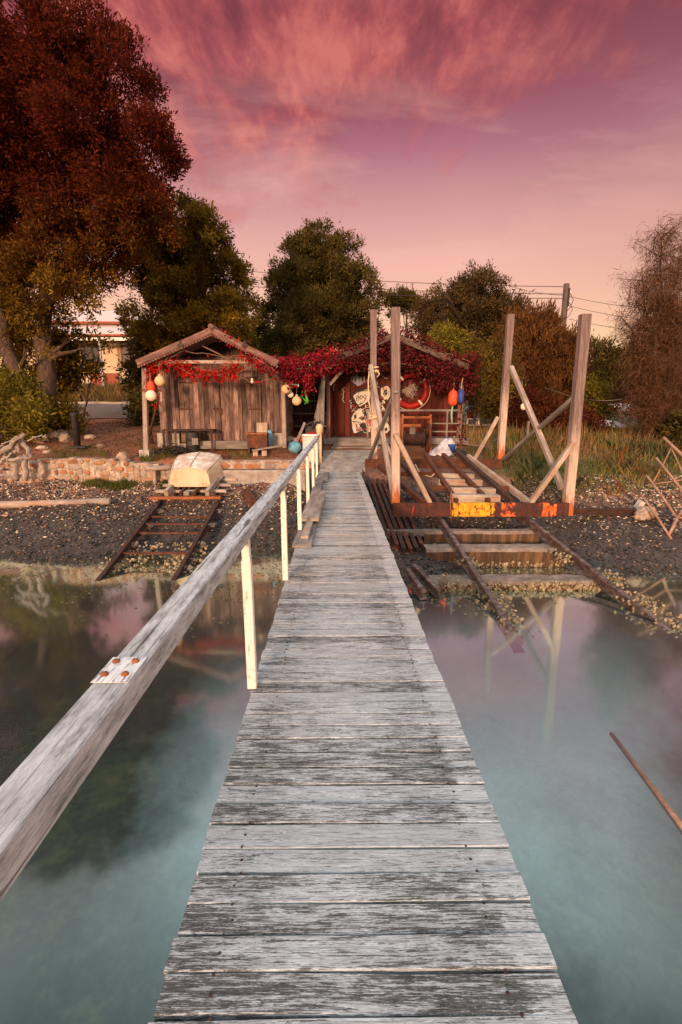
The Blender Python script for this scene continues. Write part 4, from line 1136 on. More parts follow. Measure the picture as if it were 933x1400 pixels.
def firebox():
    Y = 13.3; c = P(353, 600, Y=Y); z0 = H(c.x, Y) + .12
    root = thing('metal_box', 'rusty open metal box in front of the left shed at its right corner', 'box', (c.x, Y, z0)); w, d, h = .52, .38, .40
    b = MB(); b.box((c.x, Y - d / 2, z0 + h / 2), w, .012, h).box((c.x, Y + d / 2, z0 + h / 2), w, .012, h).box((c.x - w / 2, Y, z0 + h / 2), .012, d, h).box((c.x + w / 2, Y, z0 + h / 2), .012, d, h).box((c.x, Y, z0 + .03), w, d, .012)
    b.build('box_side', M['rust'], root)
    MB().box((c.x, Y - d / 2 - .012, z0 + h - .02), w + .03, .02, .03).build('rim', M['rust_orange'], root)
    for sx in (-1, 1): MB().box((c.x + sx * w * .42, Y, z0 - .06), .05, d, .13).build('foot', M['rust_dark'], root)
firebox()
b = MB(); c = P(369, 607, Y=13.75); zt = P(369, 592, Y=13.75).z
pts = []
for i in range(20):
    a = 2 * PI * i / 20; pts.append(V((c.x + .085 * math.cos(a), 13.75 + .05 * 0, (c.z + zt) / 2 + .24 * math.sin(a) * (1 + .12 * math.cos(a)))))
o = MB().poly(pts, .03, (0, -1, 0)).build('paddle_board', M['cyan']); tag(o, 'faded blue oval board leaning on the right corner of the left shed', 'board')
o = MB().beam(P(343, 578, Y=13.9), P(343, 606, Y=13.7) + V((.0, 0, .02)), .3, .02, (0, 1, 0)).build('sheet_of_plywood', M['pale_wood']); o.location.x += .32; tag(o, 'small pale plywood sheet leaning on the left shed behind the blue board', 'board')
for k, (a, c, m, lab) in enumerate((((332, 640, 12.5), (398, 633, 12.6), 'pale_wood', 'longest pale plank lying on top of the sea wall near the jetty'),
                                    ((306, 632, 12.7), (352, 634, 12.6), 'grey_wood', 'dark grey plank lying behind the upturned dinghy on the wall'),
                                    ((345, 616, 13.0), (392, 608, 13.1), 'grey_wood', 'plank resting across low blocks in front of the rusty box'))):
    p0, p1 = P(a[0], a[1], Y=a[2]), P(c[0], c[1], Y=c[2])
    plank(lab, p0, p1, .13, .05, m)
for px, lab in ((350, 'pale timber block under the left end of the plank by the rusty box'), (362, 'stump of timber under the plank before the rusty box, nearer the jetty')):
    q = P(px, 622, Y=13.05); z0 = H(q.x, 13.05)
    tag(MB().beam((q.x, 13.05, z0 - .05), (q.x, 13.05, P(px, 616, Y=13.05).z), .13, .12, ch=.01).build('timber_block', M['pale_wood']), lab, 'block')
# oar leaning at the left corner of the shed
tag(MB().tube([P(203, 600, Y=14.3), P(214, 556, Y=14.1)], .035, 8).beam(P(206, 606, Y=14.3), P(203, 590, Y=14.3), .2, .03).build('oar', M['rust_dark'], None, True), 'dark oar leaning against the left corner of the weathered shed', 'oar')
# dark heap of net on the ground
rng = np.random.default_rng(8); q = P(236, 611, Y=13.2)
b = MB()
for i in range(26):
    x, y = q.x + random.gauss(0, .22), 13.2 + random.gauss(0, .15)
    b.torus((x, y, H(x, y) + random.uniform(.03, .16)), random.uniform(.07, .14), .014, (random.gauss(0, .4), random.gauss(0, .4), 1), 12)
tag(b.build('net_pile', M['black'], None, True), 'heap of dark rope and net on the ground under the rusty bench', 'net')

# ================================================================== GAP BETWEEN THE SHEDS
def leanto():
    Yb = 17.2; a = P(392, 560, Y=14.4); c = P(446, 560, Y=15.6)
    z0 = H(a.x, 15.5)
    root = thing('lean_to', 'dark open lean-to filling the gap between the two sheds', 'shed', ((a.x + c.x) / 2, 15.6, z0))
    b = MB(); x = a.x - .3
    while x < c.x + .3:
        b.beam((x, Yb, z0 - .1), (x, Yb, z0 + 2.1), .15, .02, (0, 1, 0)); x += .153
    b.build('back_wall', M['shed_dark'], root)
    MB().poly([V((a.x - .3, 14.3, z0 + 2.0)), V((c.x + .2, 14.6, z0 + 2.05)), V((c.x + .2, Yb + .1, z0 + 2.25)), V((a.x - .3, Yb + .1, z0 + 2.25))], .04, (0, 0, 1)).build('roof', M['roof_iron'], root)
    MB().beam((c.x - .12, 14.8, z0 - .1), (c.x - .05, 14.8, z0 + 2.0), .12, .12, segs=3, wob=.01).build('post', M['grey_wood'], root)
    for k in range(3):
        MB().box(((a.x + c.x) / 2, Yb - .3, z0 + .35 + .42 * k), c.x - a.x, .4, .03).build('shelf', M['grey_wood'], root)
leanto()
for (px0, py0, px1, py1, Y, w, lab) in ((396, 628, 417, 578, 13.9, .07, 'grey board leaning across the gap between the sheds above the blue bundle'), (433, 590, 440, 525, 15.0, .10, 'old post leaning at the left corner of the red brown shed'),
                                        (428, 585, 437, 545, 15.1, .06, 'thin brown pole leaning beside the left corner of the red brown shed')):
    tag(MB().beam(P(px0, py0, Y=Y - .4), P(px1, py1, Y=Y), w, .05, (0, 1, 0), segs=3, wob=.004).build('leaning_board', M['grey_wood']), lab, 'board')
def bikeframe():
    Y = 14.6
    root = thing('bike_frame', 'lime green bicycle frame hanging in the dark gap between the sheds', 'bicycle frame', P(418, 548, Y=Y))
    pts = {k: P(*v, Y=Y) for k, v in dict(a=(411, 541), b=(421, 551), c=(417, 536), d=(412, 537), e=(419, 534)).items()}
    b = MB()
    for s, e in (('a', 'b'), ('b', 'c'), ('d', 'e')): b.tube([pts[s], pts[e]], .024, 8)
    b.tube([P(416, 552, Y=Y), P(422, 550, Y=Y)], .02, 8).tube([P(418, 538, Y=Y), P(422, 549, Y=Y)], .016, 8)
    b.build('tubes', M['lime'], root, True)
    MB().tube([P(418, 520, Y=Y), pts['c']], .006, 5).build('cord', M['string'], root)
bikeframe()
tag(MB().beam(P(394, 524, Y=13.8), P(409, 527, Y=13.8), .04, .05).tube([P(396, 524, Y=13.8), P(396, 505, Y=13.8)], .005, 5).tube([P(408, 526, Y=13.8), P(408, 503, Y=13.8)], .005, 5).build('hanging_bar', M['white']), 'white bar hung on cords above the floats between the sheds', 'bar')
def bin_():
    Y = 13.3; c = P(425, 610, Y=Y); z0 = H(c.x, Y) - .02; zt = P(425, 594, Y=Y).z; h = zt - z0
    root = thing('drum', 'grimy white drum with a lid standing at the shore end of the handrail', 'drum', (c.x, Y, z0)); r = .22
    MB().lathe((c.x, Y, z0), [(r * .92, 0), (r, .04), (r, h * .5), (r * 1.04, h * .52), (r, h * .54), (r, h - .03)], 18).build('drum_body', M['grime_white'], root, True)
    MB().lathe((c.x, Y, zt - .04), [(r * 1.12, 0), (r * 1.12, .035), (r, .05)], 18).build('lid', M['white'], root, True)
    tag(MB().ball((c.x + .02, Y - .05, zt + .045), .13, .1, .035, 10, 6, .1).build('red_bundle', M['red'], None, True), 'small red bundle lying on the white drum lid', 'bundle')
bin_()
q = P(437, 588, Y=13.4); tag(MB().lathe((q.x, 13.4, q.z - .1), [(.07, -.02), (.09, .06), (.10, .2), (.05, .26)], 12).beam((q.x, 13.4, H(q.x, 13.4)), (q.x, 13.4, q.z - .11), .12, .12).build('clay_jar', M['peach_buoy'], None, True), 'peach jar set on a stump behind the white drum', 'jar')
b = MB(); q = P(430, 580, Y=14.0)
for i in range(14):
    b.beam(V((q.x, 14, q.z)) + V((random.gauss(0, .12), random.gauss(0, .1), random.gauss(0, .07))), V((q.x, 14, q.z)) + V((random.gauss(0, .12), random.gauss(0, .1), random.gauss(0, .07))), .04, .03)
b.beam((q.x, 14, H(q.x, 14)), (q.x, 14, q.z - .05), .5, .1, (0, 1, 0))
tag(b.build('junk_pile', M['black']), 'dark jumble of odds and ends behind the white drum', 'junk')
for i, (px, py) in enumerate(((395, 602), (404, 603), (412, 601), (398, 612))):
    q = P(px, py, Y=14.6)
    lab = ('log end at the left of the pile in the gap between sheds', 'log end second from the left in the pile between sheds', 'log end at the right of the pile in the gap between sheds', 'log end in the lower row of the pile between sheds')[i]
    tag(MB().tube([(q.x, 14.4, q.z), (q.x + .05, 15.3, q.z)], .105, 10).build('log', M['pale_wood'], None, True), lab, 'log', 'logs piled between the sheds')
q = P(404, 626, Y=13.5); zq = H(q.x, 13.5)
tag(MB().ball((q.x, 13.5, zq + .12), .2, .16, .17, 10, 7, .12).build('tarp_bundle', M['cyan'], None, True), 'bright blue bundle on the ground below the handrail end', 'bundle')
tag(MB().ball((q.x + .12, 13.9, zq + .33), .12, .1, .12, 10, 7, .05).build('buoy', M['orange_buoy'], None, True), 'orange float lying above the blue bundle between the sheds', 'buoy')

# ================================================================== RIGHT SHED
def right_shed():
    Yw, Yf, Yb = 16.2, 15.2, 20.5
    xl = P(449, 560, Y=Yw).x; xr = P(626, 560, Y=Yw).x
    zf = P(520, 598, Y=Yf).z; z0 = H(1, 16)
    pk = P(539, 457, Y=15.0); el = P(436, 497, Y=15.0); er = P(640, 500, Y=15.0)
    ztop = P(520, 492, Y=Yw).z
    root = thing('boathouse', 'red brown board shed with porch and painted graffiti under a gabled roof of creeper', 'shed', ((xl + xr) / 2, Yw, z0))
    rr = random.Random(4); b = MB()
    x = xl
    while x < xr:
        ww = .19 * rr.uniform(.9, 1.1)
        k = max(0, 1 - abs((x + ww / 2) - pk.x) / (er.x - pk.x))
        b.beam((x + ww / 2, Yw, zf - .02), (x + ww / 2, Yw, ztop + .05 + k * (pk.z - er.z) * .85), ww - .012, .03, (0, 1, 0), ch=.005); x += ww
    b.box((xl, (Yw + Yb) / 2, (zf + ztop) / 2), .03, Yb - Yw - .1, ztop - zf).box((xr, (Yw + Yb) / 2, (zf + ztop) / 2), .03, Yb - Yw - .1, ztop - zf)
    b.box(((xl + xr) / 2, Yw + .05, (zf + ztop) / 2), xr - xl, .02, ztop - zf)
    wall = b.build('wall', M['red_wood'], root)
    b = MB(); b.box(((xl + xr) / 2, (Yf + Yw) / 2, zf - .05), xr - xl + .2, Yw - Yf, .06)
    y = Yf
    b.box(((xl + xr) / 2, Yf - .03, zf - .12), xr - xl + .24, .04, .18)
    b.build('porch_floor', M['grey_wood'], root)
    c = P(480, 606, Y=Yf - .15); MB().box((c.x + .15, Yf - .22, zf - .30), 1.5, .32, .07, ch=.008).box((c.x + .15, Yf - .06, zf - .24), 1.4, .03, .1).build('step', M['grey_wood'], root)
    MB().box(((xl + xr) / 2, Yw - .1, (z0 + zf) / 2 - .1), xr - xl, .8, zf - z0).build('foundation', M['shed_dark'], root)
    b = MB()
    for xe in (el, er):
        pl = [V((pk.x, 15.0, pk.z)), V((xe.x, 15.0, xe.z)), V((xe.x, Yb + .2, xe.z)), V((pk.x, Yb + .2, pk.z))]
        if xe is er: pl = [pl[0], pl[3], pl[2], pl[1]]
        b.poly(pl, .05, (pl[1] - pl[0]).cross(pl[2] - pl[0]))
    rf = b.build('roof', M['roof_iron'], root)
    for xe in (el, er):
        MB().beam((pk.x, 14.97, pk.z - .05), (xe.x, 14.97, xe.z - .05), .035, .17, segs=4, wob=.004).build('bargeboard', M['gum'], rf)
    for px in (449, 629):
        x = P(px, 560, Y=Yf).x
        MB().beam((x, Yf + .06, H(x, Yf) - .1), (x, Yf + .06, P(px, 497, Y=Yf).z), .11, .11, ch=.008, segs=4, wob=.006).build('porch_post', M['barge'], root)
    MB().beam(P(451, 526, Y=Yf), P(474, 500, Y=Yf), .08, .09).build('brace', M['cradle_wood'], root)
    MB().beam(P(447, 497, Y=Yf), P(631, 500, Y=Yf), .08, .1).build('porch_beam', M['gum'], root)
    MB().beam(P(479, 508, Y=Yw - .05), P(505, 508, Y=Yw - .05), .04, .05).build('door_head', M['cradle_wood'], root)
    # railing on the right half of the porch
    for (py, h) in ((561, .06), (579, .035), (590, .04)):
        a = P(500 if py < 570 else 590, py, Y=Yf - .02); c = P(628, py, Y=Yf - .02)
        MB().beam(a, c, .05, h, segs=2, wob=.003).build('railing', M['grey_wood'], root)
    for px in (611, 503):
        x = P(px, 580, Y=Yf).x
        MB().beam((x, Yf - .02, zf), (x, Yf - .02, P(px, 562, Y=Yf).z), .05, .05).build('baluster', M['grey_wood'], root)
    # ---- graffiti, sprayed on the boards: flat shapes a few mm thick
    gy = Yw - .020
    def G(px, py, d=0): return P(px, py, Y=gy - d)
    def blob(cx, cy, pts, mat, d, name='graffiti'):
        MB().poly([G(cx + x, cy + y, d) for (x, y) in pts], .003, (0, -1, 0)).build(name, M[mat], wall)
    def sh(pts, mat, d): blob(0, 0, pts, mat, d)
    def grow(pts, k):
        cx = sum(p[0] for p in pts) / len(pts); cy = sum(p[1] for p in pts) / len(pts)
        out = []
        for (x, y) in pts:
            l = math.hypot(x - cx, y - cy) or 1; out.append((x + (x - cx) / l * k, y + (y - cy) / l * k))
        return out
    cup = [(483, 541), (490, 536), (503, 534), (508, 536), (505, 548), (492, 556), (488, 551)]
    body = [(481, 571), (484, 565), (490, 559), (494, 558), (497, 566), (503, 559), (507, 566), (509, 572), (510, 588), (505, 592), (484, 592), (482, 585)]
    head = [(521, 531), (525, 528), (531, 528), (534, 533), (534, 541), (530, 547), (525, 546), (521, 540)]
    arm = [(515, 545), (521, 551), (527, 560), (524, 562), (516, 561), (512, 554)]
    hip = [(524, 580), (528, 577), (532, 580), (533, 588), (529, 592), (522, 592), (520, 586)]
    side = [(528, 563), (531, 562), (532, 570), (529, 576), (526, 574)]
    for s in (cup, body, head, arm, hip, side):
        sh(grow(s, 2.0), 'g_black', .000); sh(s, 'g_white', .004)
    sh([(483, 541), (490, 535), (503, 533), (509, 535), (509, 532), (500, 530), (488, 533), (482, 538)], 'g_black', .008)
    sh([(495, 580), (498, 577), (501, 580), (501, 588), (506, 592), (488, 592), (495, 588)], 'g_black', .008)
    sh([(491, 572), (494, 569), (498, 570), (498, 573), (494, 574)], 'g_black', .008)
    sh([(525, 534), (529, 532), (530, 538), (527, 542), (524, 539)], 'g_black', .008)
    sh([(526, 586), (529, 584), (530, 588), (527, 590)], 'g_black', .008)
    sh([(514, 541), (517, 540), (518, 546), (515, 549)], 'g_red', .008)
    sh([(482, 515), (488, 513), (493, 516), (498, 514), (500, 519), (496, 525), (489, 528), (484, 523)], 'g_blue', .003)
    for k in range(7):
        x = 483 + k * 2.5; sh([(x, 514 + (k % 3)), (x + 1.6, 515), (x + 1, 524 - (k % 2) * 3), (x + .2, 522)], 'g_black' if k % 2 else 'g_white', .007)
    def stroke(pts, mat, w, d):
        MB().tube([G(x, y, d) for (x, y) in pts], w, 5).build('graffiti', M[mat], wall)
    for poly_, m_, d_ in (([(497, 562), (500, 560), (503, 569), (500, 574), (498, 568)], 'g_black', .008), ([(484, 568), (487, 566), (488, 570), (485, 574)], 'g_black', .008),
                          ([(504, 573), (508, 572), (508, 582), (505, 584)], 'g_red', .008), ([(486, 580), (489, 579), (490, 588), (487, 590)], 'g_blue', .008),
                          ([(516, 553), (519, 552), (523, 559), (519, 560)], 'g_black', .008), ([(523, 546), (527, 549), (526, 553), (522, 551)], 'g_white', .007),
                          ([(511, 565), (516, 563), (519, 572), (517, 584), (512, 588)], 'g_white', .005), ([(513, 568), (515, 567), (516, 575), (514, 580)], 'g_black', .009),
                          ([(506, 522), (512, 519), (517, 523), (515, 530), (509, 531)], 'g_blue', .005), ([(478, 548), (481, 546), (482, 553), (480, 560)], 'g_blue', .003)):
        sh(poly_, m_, d_)
    for ln in ([(485, 560), (488, 554), (495, 552)], [(492, 590), (493, 582), (497, 577)], [(508, 536), (513, 545), (512, 556), (509, 566)], [(520, 566), (524, 572), (522, 580)], [(482, 576), (490, 577), (494, 584)], [(528, 548), (534, 556), (533, 566)]):
        stroke_pts = [G(x, y, .010) for (x, y) in ln]
        MB().tube(stroke_pts, .014, 5).build('graffiti', M['g_black'], wall)
    # scribbled tag inside the cup: loops like the letters BOO
    stroke([(488, 548), (487, 541), (490, 541), (490, 544), (488, 544.5), (491, 546), (490, 548.5), (488, 548)], 'g_black', .012, .008)
    stroke([(493, 541), (492, 544), (494, 546), (496, 543), (495, 541), (493, 541)], 'g_black', .012, .008)
    stroke([(498, 540), (497, 543), (499, 545), (501, 542), (500, 540), (498, 540)], 'g_black', .012, .008)
    rg = random.Random(31)
    for m_, cnt, w_ in (('g_black', 34, .011), ('g_white', 26, .010), ('g_red', 8, .012)):
        gb = MB()
        for _ in range(cnt):
            x, y = rg.uniform(482, 532), rg.uniform(514, 590); q = [(x, y)]; a = rg.uniform(0, 6.3)
            for _k in range(rg.randint(4, 9)):
                a += rg.uniform(-1.3, 1.3); x = min(max(x + 2.2 * math.cos(a), 479), 536); y = min(max(y + 2.2 * math.sin(a), 511), 592); q.append((x, y))
            gb.tube([G(px_, py_, .012) for (px_, py_) in q], w_, 5)
        gb.build('graffiti', M[m_], wall)
    # tall white squiggle on the left boards and a small yellow one
    rs = random.Random(2); q = []
    for i in range(16): q.append((469.5 + rs.uniform(-1.8, 1.8), 529 + i * 1.45))
    stroke(q, 'g_white', .010, .004)
    q = []
    for i in range(9): q.append((458 + rs.uniform(-1.5, 1.5) - i * .12, 524 + i * 1.3))
    stroke(q, 'g_white', .012, .004)
    return zf
ZF = right_shed()

# lifebuoy
def lifebuoy():
    c = P(562, 534, Y=16.05); r = 21 * DEP(c) / F
    root = thing('lifebuoy', 'red ring lifebuoy with white bands hanging on the red brown shed wall', 'lifebuoy', (c.x, c.y, c.z - r))
    MB().torus(c, r, .105, (0, 1, 0), 32).build('ring', M['red'], root, True)
    for k in range(4):
        a = k * PI / 2 + .1
        MB().torus(c, r, .110, (0, 1, 0), 4, a - .06, a + .06).build('band', M['white'], root, True)
    MB().torus(c, r + .13, .014, (0, 1, 0), 32).build('grab_rope', M['rope'], root, True)
    b = MB()
    for i in range(46):
        a0, a1 = random.uniform(0, 6.3), random.uniform(0, 6.3); r0, r1 = random.uniform(.05, .30), random.uniform(.05, .32)
        b.tube([(c.x + r0 * math.cos(a0), c.y + .05 + random.uniform(-.04, .03), c.z + r0 * math.sin(a0)), (c.x + r1 * math.cos(a1), c.y + .05 + random.uniform(-.04, .03), c.z + r1 * math.sin(a1))], random.uniform(.008, .02), 5)
    tag(b.build('dry_wreath', M['drift'], None, True), 'tangle of grey twigs inside the red lifebuoy', 'wreath')
lifebuoy()
def float_(label, px, py, Y, w, h, mat):
    c = P(px, py, Y=Y); k = DEP(c) / F; r = w * k / 2; hh = h * k
    root = thing('net_float', label, 'float', (c.x, c.y, c.z - hh / 2), 'net floats on the porch post')
    MB().lathe((c.x, c.y, c.z - hh / 2), [(r * .45, 0), (r * .85, hh * .07), (r, hh * .25), (r, hh * .7), (r * .8, hh * .9), (r * .35, hh * .98), (r * .3, hh * 1.05)], 16).build('float_body', M[mat], root, True)
    MB().tube([(c.x, c.y, c.z + hh * .5), (c.x + .03, c.y + .02, c.z + hh * .5 + .35)], .009, 5).build('cord', M['rope'], root)
    return c, hh
c, hh = float_('orange red cylindrical net float hanging on the right porch post', 619.5, 544, 15.0, 13, 21, 'orange_buoy')
float_('dark blue net float hanging right of the orange one on the porch post', 630.5, 542, 14.95, 8.5, 19, 'blue')
tag(MB().tube([(c.x, c.y, c.z - hh / 2 + .01), (c.x - .02, c.y, c.z - hh / 2 - .25), (c.x + .01, c.y, c.z - hh / 2 - .55)], .028, 7).build('rope', M['green_rope'], None, True), 'green rope end dangling below the orange red float', 'rope')

# creeper all over the right shed
creeper('creeper_vine', 'dark wine red creeper smothering the porch roof of the red brown shed',
        [([P(445, 503, Y=15.1), P(480, 490, Y=15.1), P(515, 478, Y=15.1), P(540, 472, Y=15.1)], 1.4), ([P(540, 472, Y=15.1), P(580, 488, Y=15.1), P(615, 500, Y=15.1), P(640, 510, Y=15.1)], 1.8), ([P(545, 452, Y=15.2), P(575, 466, Y=15.1), P(605, 480, Y=15.1), P(645, 496, Y=15.1)], 1.3), ([P(470, 480, Y=15.0), P(500, 468, Y=15.0), P(530, 455, Y=15.1)], 1.0), ([P(575, 490, Y=15.2), P(572, 512, Y=15.4), P(578, 524, Y=15.6)], .25),
         ([P(450, 500, Y=15.1), P(500, 500, Y=15.0), P(545, 496, Y=15.0), P(600, 505, Y=15.0), P(632, 512, Y=15.0)], 2.0), ([P(600, 500, Y=15), P(606, 528, Y=15.1)], .9),
         ([P(630, 610, Y=15.1), P(632, 560, Y=15.1), P(634, 505, Y=15.1)], .3)],
        11500, (.075, .062), WINE, (.10, .12, .10), 54, .012, .6, None,
        [(P(490, 495, Y=15.0), 1.0, (.7, .22, .22)), (P(545, 485, Y=15.0), 1.1, (.6, .22, .25)), (P(607, 510, Y=15.0), 1.9, (.55, .3, .55)), (P(640, 520, Y=15.4), 1.2, (.4, .35, .55)), (P(580, 494, Y=15.1), .8, (.5, .25, .25)), (P(645, 495, Y=15.4), .6, (.4, .4, .35))])

# winch in front of the porch
def winch():
    Y = 14.1; a = P(545, 615, Y=Y); c = P(592, 615, Y=Y)
    z0 = H(a.x, Y); zt = P(568, 568, Y=Y).z
    root = thing('winch', 'rusty hand winch with a cable drum at the head of the slipway', 'winch', ((a.x + c.x) / 2, Y, z0))
    for x in (a.x + .08, c.x - .12):
        MB().beam((x, Y - .25, z0), (x, Y - .12, zt), .05, .05).beam((x, Y + .3, z0), (x, Y + .12, zt), .05, .05).beam((x, Y - .16, zt), (x, Y + .16, zt), .05, .06).build('side_frame', M['rust_orange'], root)
    MB().beam((a.x + .08, Y - .16, zt - .05), (c.x - .12, Y - .16, zt - .05), .05, .06).beam((a.x + .08, Y - .18, zt - .28), (c.x - .4, Y - .18, zt - .28), .05, .08).build('cross_bar', M['rust_orange'], root)
    zc = P(560, 599, Y=Y).z; xa, xb = a.x + .12, c.x - .28
    MB().lathe((xa, Y, zc), [(.28, 0), (.28, .03), (.17, .035), (.17, xb - xa - .035), (.28, xb - xa - .03), (.28, xb - xa)], 20, (1, 0, 0)).build('cable_drum', M['rust_dark'], root, True)
    g = MB().torus((c.x - .16, Y, zc + .02), .40, .035, (1, 0, 0), 28)
    for k in range(5):
        t = PI * k / 5; e = V((0, math.cos(t), math.sin(t))) * .38; o = V((c.x - .16, Y, zc + .02)); g.beam(o - e, o + e, .04, .03, (1, 0, 0))
    g.build('gear_wheel', M['rust'], root)
    MB().box((a.x + .38, Y - .05, zt - .5), .16, .14, .34, ch=.01).build('gear_case', M['grey_wood'], root)
winch()
def clothheap():
    Y = 13.4; c = P(606, 620, Y=Y); rng = random.Random(3)
    zb = -.12
    b = MB(); n, m = 14, 12; vs = []
    zt = P(606, 600, Y=Y).z; z0 = P(606, 622, Y=Y).z
    for i in range(m):
        t = i / (m - 1)
        for j in range(n):
            a = 2 * PI * j / n; r = (.30 * (1 - t) ** .6 + .10) * (1 + .22 * math.sin(3 * a + 4 * t) + rng.uniform(-.06, .06))
            vs.append((c.x + .12 * t + r * math.cos(a) * (.9), Y + r * math.sin(a) * .6, z0 + (zt - z0) * t + .03 * math.sin(5 * a)))
    fs = [[i * n + j, i * n + (j + 1) % n, (i + 1) * n + (j + 1) % n, (i + 1) * n + j] for i in range(m - 1) for j in range(n)] + [[(m - 1) * n + j for j in range(n)]]
    b._add(vs, fs, [[(0, 0)] * len(f) for f in fs])
    tag(b.build('cloth_heap', M['cloth'], None, True), 'crumpled grey white cloth dumped on the cradle in front of the winch', 'cloth')
    q = P(617, 613, Y=13.35); tag(MB().lathe((q.x, 13.35, q.z - .12), [(.11, 0), (.13, .2), (.135, .24)], 14).build('bucket', M['blue'], None, True), 'small blue bucket beside the crumpled cloth near the winch', 'bucket')
    q = P(630, 618, Y=13.3); b = MB()
    for i in range(5): b.torus((q.x, 13.3, q.z - .06 + i * .03), .2 - .02 * i, .018, (.1 * i, 0, 1), 18)
    tag(b.build('hose_coil', M['black'], None, True), 'coil of black hose lying on the cradle by the winch', 'hose')
clothheap()
b = MB(); q = P(623, 612, Y=13.7)
b.beam((q.x, 13.7, H(q.x, 13.7)), P(621, 596, Y=13.7), .05, .05).beam(P(612, 618, Y=13.6), P(632, 618, Y=13.6), .12, .12)
tag(b.build('stake', M['grey_wood']), 'short grey stake with a foot board right of the cloth heap', 'stake')
tag(MB().beam(P(633, 606, Y=14.8), P(670, 612, Y=14.3), .16, .04, segs=3, wob=.004).build('plank', M['barge']), 'reddish plank ramp running from the porch to the grass', 'plank')
def chair():
    Y = 20.0; q = P(645, 580, Y=Y); z0 = H(q.x, Y); zs = P(645, 572, Y=Y).z - .02; zt = P(645, 556, Y=Y).z
    root = thing('garden_chair', 'white plastic garden chair with a red cushion on the grass right of the porch', 'chair', (q.x, Y, z0))
    w = .30
    MB().box((q.x, Y, zs), .52, .46, .04, ch=.01).build('seat', M['white'], root)
    for sx in (-1, 1):
        for sy in (-1, 1):
            MB().beam((q.x + sx * .24, Y + sy * .2, z0), (q.x + sx * .22, Y + sy * .18, zs), .05, .05).build('leg', M['white'], root)
        MB().tube([(q.x + sx * .26, Y - .2, zs), (q.x + sx * .28, Y - .2, zs + .2), (q.x + sx * .28, Y + .22, zs + .24)], .03, 6).build('armrest', M['white'], root, True)
    b = MB(); pts = []
    for i in range(11):
        a = PI * i / 10; pts.append((q.x + .27 * math.cos(a), Y + .24, zs + .22 + (zt - zs - .2) * math.sin(a)))
    b.tube(pts, .03, 6)
    for i in range(1, 10, 1): b.tube([(pts[i][0], Y + .23, zs), pts[i]], .016, 5)
    b.build('backrest', M['white'], root, True)
    tag(MB().box((q.x - .06, Y + .02, zs + .16), .34, .12, .26, ch=.03).build('cushion', M['red']), 'red cushion standing on the white garden chair', 'cushion')
chair()
def trestle():
    Y = 19.0; a = P(640, 581, Y=Y); c = P(672, 581, Y=Y)
    root = thing('trestle', 'low dark trestle table behind the porch corner beside the garden chair', 'table', ((a.x + c.x) / 2, Y, H(a.x, Y)))
    MB().box(((a.x + c.x) / 2 + .2, Y, a.z), c.x - a.x + .5, .5, .05).build('table_top', M['grey_wood'], root)
    for x in (a.x, c.x + .3):
        MB().beam((x, Y, H(x, Y) - .1), (x, Y, a.z - .025), .08, .3).build('leg', M['shed_dark'], root)
trestle()

